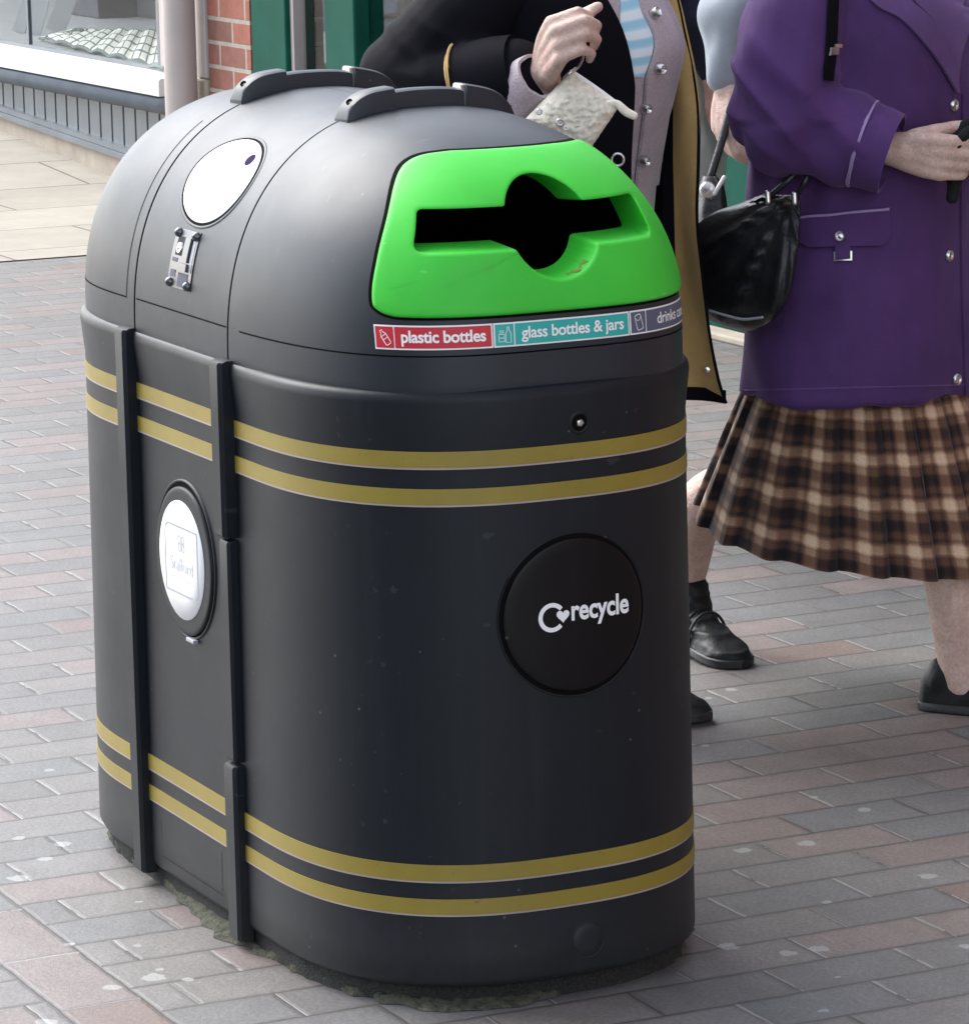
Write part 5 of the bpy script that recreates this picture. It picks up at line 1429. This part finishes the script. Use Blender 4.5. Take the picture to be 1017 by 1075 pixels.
# black facing nearest the body, black hem band and a stud, on the lining side
def strip(name, pts_a, pts_b, mat, parent, off):
    rows = [[a+off, b_+off] for a, b_ in zip(pts_a, pts_b)]
    o = mesh(name, *grid(rows), mat, parent); face_out(o, lambda c: -F1.l); solid(o, .002); return o
inn = -F1.l*.0085
strip('inner_facing', [r[0] for r in frow], [r[4] for r in frow], 'blackwool', fp, inn)
strip('front_binding', [r[15]+(r[16]-r[15])*.45 for r in frow], [r[16]+(r[16]-r[15])*.2 for r in frow], 'blackwool', fp, inn*.9)
a_ = [r for r in frow[:1]]
hb = [[frow[0][j] for j in range(17)], [frow[0][j]+UPV*.024 for j in range(17)]]
rows = [[p+inn*1.2 for p in r] for r in hb]; o = mesh('hem_band', *grid(rows), 'blackwool', fp); face_out(o, lambda c: -F1.l); solid(o, .002)
for x, y in ((742, 388),):
    lathe('stud', at(x, y, (frow[0][14]-CO).dot(CD)-.012), CH, [(.006, 0), (.005, .004), (.0003, .005)], 'silver', fp, 12)
# knit cuff showing at the wrist
kc = (w1-at(553, 92, 6.76)).normalized()
ku = ringtube('knit_cuff', at(551, 92, 6.74)-kc*.015, kc, .056, .042, .060, 'cardigan', card, .006, wob=.08)
# gold rings
def torus(name, c, ax, R_, r_, mat, parent, n=26, m=8):
    ax = ax.normalized(); u = ax.orthogonal().normalized(); w = ax.cross(u)
    rows = []
    for i in range(n):
        a = 2*pi*i/n; d = u*cos(a)+w*sin(a); rows.append([c+d*(R_+r_*cos(2*pi*j/m))+ax*(r_*sin(2*pi*j/m)) for j in range(m)])
    rows.append(rows[0]); vs, fs = grid(rows, closed=True); o = mesh(name, vs, fs, mat, parent); fixn(o); return o
M['goldring'] = simple('gold', (.80, .58, .22), .2, 1, bmp=0)
hb1 = bvh([P1])
BVc = bvh([coat1])
h, n_ = cast(BVc, 648, 168, 7.2)
torus('metal_ring', h-CD*.012, CH, .0105, .0026, 'silver', coat1)
# crochet purse hanging from the fist
def purse():
    root = empty('crochet_purse', tuple(at(590, 150, 6.69)))
    D0 = 6.69
    A = [(556, 112), (575, 92), (600, 76)]; 
    tl, tr, br_, bl = (600, 74), (650, 111), (618, 158), (548, 128)
    n1, n2 = 34, 28
    def pt(u, v, side):
        x = (tl[0]*(1-u)+tr[0]*u)*(1-v)+(bl[0]*(1-u)+br_[0]*u)*v; y = (tl[1]*(1-u)+tr[1]*u)*(1-v)+(bl[1]*(1-u)+br_[1]*u)*v
        e = min(1, 5*min(u, 1-u))**.6*min(1, 5*min(v, 1-v))**.6
        b_ = noise.noise(Vector((u*7, v*7, 4)))
        p = at(x, y, D0); rf = .0045*(1-abs(sin((u*5+v*9+1.2*b_)*pi)))
        return p+CH*side*(.002+.020*e)+(CH*side*(rf*1.3+.004*b_) if e > .2 else Vector())+CU*.003*noise.noise(Vector((u*20, v*20, side)))
    parts = []
    rows = [[pt(i/n1, j/n2, 1) for i in range(n1+1)] for j in range(n2+1)]
    rws = [[pt(i/n1, j/n2, -1) for i in range(n1+1)] for j in range(n2+1)]
    vs, fs = grid(rows); v2, f2_ = grid(rws, flip=True); k = len(vs)
    vs += v2; fs += [tuple(i+k for i in f) for f in f2_]
    per = [i for i in range(n1+1)]+[(j)*(n1+1)+n1 for j in range(1, n2+1)]+[n2*(n1+1)+i for i in range(n1-1, -1, -1)]+[j*(n1+1) for j in range(n2-1, 0, -1)]
    for i in range(len(per)):
        a, b_ = per[i], per[(i+1) % len(per)]; fs.append((a, b_, b_+k, a+k))
    o = mesh('purse_body', vs, fs, 'purse', root); fixn(o)
    vs, fs = tube([at(600, 75, D0), at(625, 92, D0), at(652, 112, D0)], [.004, .004, .004], 8, True, 5); fixn(mesh('zip_edge', vs, fs, 'white', root))
    vs, fs = tube([at(640, 108, D0-.01), at(648, 109, D0-.012), at(657, 117, D0-.012), at(665, 121, D0-.01)], [.006, .0065, .0075, .007], 10, True, 5); fixn(mesh('zip_tab', vs, fs, 'purse', root))
    vs, fs = tube([at(598, 78, D0), at(607, 70, D0-.01), at(612, 60, D0-.02), at(611, 49, D0-.03), at(605, 46, D0-.02)], [.0022]*5, 8, True, 6); fixn(mesh('key_ring', vs, fs, 'silver', root))
    vs, fs = tube([at(592, 82, D0-.01), at(598, 76, D0-.015), at(604, 72, D0-.01)], [.003]*3, 8, True, 4); fixn(mesh('clasp', vs, fs, 'silver', root))
    for x, y, r_, mt in ((588, 128, .0055, 'silver'), (566, 117, .004, 'silver'), (594, 134, .003, 'white')):
        torus('charm', at(x, y, D0-.032), CH, r_, r_*.4, mt, root, 14, 6)
    lathe('purse_stud', at(566, 117, D0-.03), CH, [(.004, 0), (.003, .003), (.0003, .004)], 'white', root, 10)
    return root
tag(purse(), 'cream crochet purse with zip tab dangling from the raised fist', 'purse')

# ------------------------------------------------ two passers-by further back
def backperson(F, label, top, legs, skin_, hair, armpx, D, seed, left_arm=None, lean=0, legm='palegrey'):
    c = F(.02, 0, 1.58)
    sh = F(0, -.17, 1.36)
    pts, rad = armpx
    b_ = head(F, c)+[tb([F(0, 0, 1.38), F(.01, 0, 1.52)], [.055, .05], 14)]
    b_ += [loft_rings([(F(0, 0, .82), .09, .13, 2.2), (F(0, 0, 1.1), .09, .13, 2.2), (F(0, 0, 1.36), .07, .14, 2.2), (F(0, 0, 1.42), .045, .07, 2)], F.h, F.l, 24, 4)]
    b_ += [tb([sh, pts[0]], [.048, .04]), tb([pts[0], pts[1]], [.038, .028])]
    d = (pts[1]-pts[0]).normalized()
    b_ += hand(pts[1], (d+UPV*-.25).normalized(), RH*.3+CH*.4 if abs(d.z) > .6 else UPV, CH, (30, 40, 30), 1.08)
    b_ += [tb([F(0, .17, 1.36), F(-.03, .25, 1.08)], [.048, .04]), tb([F(-.03, .25, 1.08), F(.08, .24, .84)], [.038, .028])]+hand(F(.08, .24, .84), F.h*.2-UPV, F.h, F.l, (20, 25, 20))
    for l_ in legs: b_ += [limb(F, l_, [.07, .05, .036, .03])]
    P = remeshed('person', b_, skin_, .0055, None, 5, .5)
    tag(P, label, 'person' if 'woman' not in label else 'woman')
    eyes(F, c, 1, P); hairdo(F, c, 1, hair, P)
    remeshed('top', [loft_rings([(F(0, 0, 1.0), .130, .175, 2.1), (F(0, 0, 1.1), .13, .18, 2.1), (F(0, 0, 1.25), .13, .19, 2.1), (F(0, 0, 1.36), .09, .17, 2.1), (F(0, 0, 1.43), .06, .075, 2)], F.h, F.l, 32, 5),
        tb([F(0, -.16, 1.34), pts[0]], [.078, rad]), tb([pts[0], pts[1]-d*.03], [rad, rad*.62]),
        tb([F(0, .16, 1.34), F(-.03, .25, 1.08)], [.075, .062]), tb([F(-.03, .25, 1.08), F(.07, .24, .87)], [.062, .045])], top, .009, P, 5, .5, folds(F, .012, 11, seed, .9))
    remeshed('trousers', [loft_rings([(F(0, 0, .76), .12, .155, 2.1), (F(0, 0, .86), .13, .17, 2.1), (F(0, 0, .97), .125, .165, 2.1), (F(0, 0, 1.04), .12, .155, 2.1)], F.h, F.l, 28, 4)]+[limb(F, l_[:3], [.095, .072, .062]) for l_ in legs], legm, .009, P, 5, .5, folds(F, .010, 12, seed+2, .8))
    for l_ in legs:
        a = l_[2]; shoe('shoe', F, (a[0]-.06, a[1], .004), 0, .26, 'shoe', P)
    return P
GB = gnd(706, 529); FB = Frame((GB.x, GB.y, 0), 37.7+180)
elB = at(738, 20, 8.90); wrB = at(751, 88, 8.93)
backperson(FB, 'person in navy top and pale grey trousers behind the camel coat edge', 'navy', [[(-.02, -.09, .84), (.05, -.10, .45), (.09, -.08, .10), (.17, -.08, .04)], [(-.01, .09, .84), (.10, .09, .45), (.15, .08, .10), (.23, .08, .04)]], 'skin_ruddy', 'hair_brown', ((elB, wrB), .058), 9.1, 11)
GA = gnd(880, 549); FA = Frame((GA.x, GA.y, 0), 330)
elA = at(768, 18, 8.56); wrA = at(763, 92, 8.56)
PAp = backperson(FA, 'person in light grey jersey behind the purple sleeve, hand on a bag strap', 'greyjersey', [[(0, -.09, .84), (.0, -.09, .45), (.0, -.08, .10), (.08, -.08, .04)], [(0, .09, .84), (.03, .09, .45), (.04, .08, .10), (.12, .08, .04)]], 'skin', 'hair_brown', ((elA, wrA), .072), 8.8, 21, legm='navy')
# small bag held by that hand
def smallbag():
    D0 = 8.54
    root = empty('black_handbag', tuple(at(750, 240, D0)))
    p = [at(766, 118, D0), at(757, 150, D0), at(746, 185, D0)]
    vs, fs = tube(p, [.010, .009, .009], 8, True, 6); fixn(mesh('strap', vs, fs, 'leather', root))
    R_ = [(738, 752, 184, .02), (734, 760, 196, .035), (732, 763, 215, .045), (732, 765, 240, .05), (734, 764, 262, .045), (740, 758, 275, .02)]
    rows = []
    for xl, xr, y, dp in catmull([list(r) for r in R_], 5):
        a, b_ = at(xl, y, D0), at(xr, y, D0); c = (a+b_)/2; hw = (b_-a).length/2; ax = (b_-a).normalized()
        rows.append([c+ax*hw*math.copysign(abs(cos(2*pi*j/32))**.7, cos(2*pi*j/32))+CH*dp*math.copysign(abs(sin(2*pi*j/32))**.7, sin(2*pi*j/32))+CH*.006*noise.noise(Vector((j*.5, y*.06, 1))) for j in range(32)])
    vs, fs = grid(rows, closed=True); fs.append(tuple(range(32))); fs.append(tuple((len(rows)-1)*32+i for i in range(32)))
    fixn(mesh('bag_body', vs, fs, 'leather', root))
    vs, fs = tube([at(750, 203, D0-.06), at(760, 186, D0-.06)], [.0048, .0048], 8, True, 2); fixn(mesh('metal_bar', vs, fs, 'whitepaint', root))
    lathe('clasp', at(743, 199, D0-.05), CH, [(.018, 0), (.016, .008), (.006, .012), (.0003, .012)], 'silver', root, 14)
    return root
tag(smallbag(), 'small black handbag with chrome bar hanging from a strap in the grey sleeved hand', 'handbag')

# ================================================================== LIGHT, SKY, CAMERA
w = bpy.data.worlds.new('World'); scene.world = w; w.use_nodes = True
nt = w.node_tree; bg = nt.nodes['Background']
SUN_DIR = Vector((-.93, -.36, 0)).normalized(); ELEV = 44
sk = nt.nodes.new('ShaderNodeTexSky'); sk.sky_type = 'NISHITA'; sk.sun_disc = False
sk.sun_elevation = radians(ELEV); sk.sun_rotation = atan2(SUN_DIR.x, SUN_DIR.y)
sk.air_density = 1.0; sk.dust_density = 1.2; sk.ozone_density = 1.0
hs = nt.nodes.new('ShaderNodeHueSaturation'); hs.inputs['Saturation'].default_value = .42; nt.links.new(sk.outputs[0], hs.inputs['Color'])
nt.links.new(hs.outputs[0], bg.inputs[0]); bg.inputs[1].default_value = .15
sd = bpy.data.lights.new('sun', 'SUN'); sd.energy = 1.5; sd.angle = radians(48); sd.color = (1, .98, .95)
so = bpy.data.objects.new('sun', sd); COL.objects.link(so)
dv = (SUN_DIR*cos(radians(ELEV))+UPV*sin(radians(ELEV)))
so.rotation_euler = dv.to_track_quat('Z', 'Y').to_euler(); so.location = dv*20
cd = bpy.data.cameras.new('camera'); cam = bpy.data.objects.new('camera', cd); COL.objects.link(cam)
cd.sensor_fit = 'HORIZONTAL'; cd.sensor_width = 36; cd.lens = FPX*36/1017; cd.clip_end = 500; cd.clip_start = .1
mw = Matrix((( CR.x, CU.x, -CD.x, CO.x), (CR.y, CU.y, -CD.y, CO.y), (CR.z, CU.z, -CD.z, CO.z), (0, 0, 0, 1)))
cam.matrix_world = mw
scene.camera = cam
scene.view_settings.view_transform = 'Standard'; scene.view_settings.look = 'None'; scene.view_settings.gamma = 1
scene.view_settings.exposure = 1.72
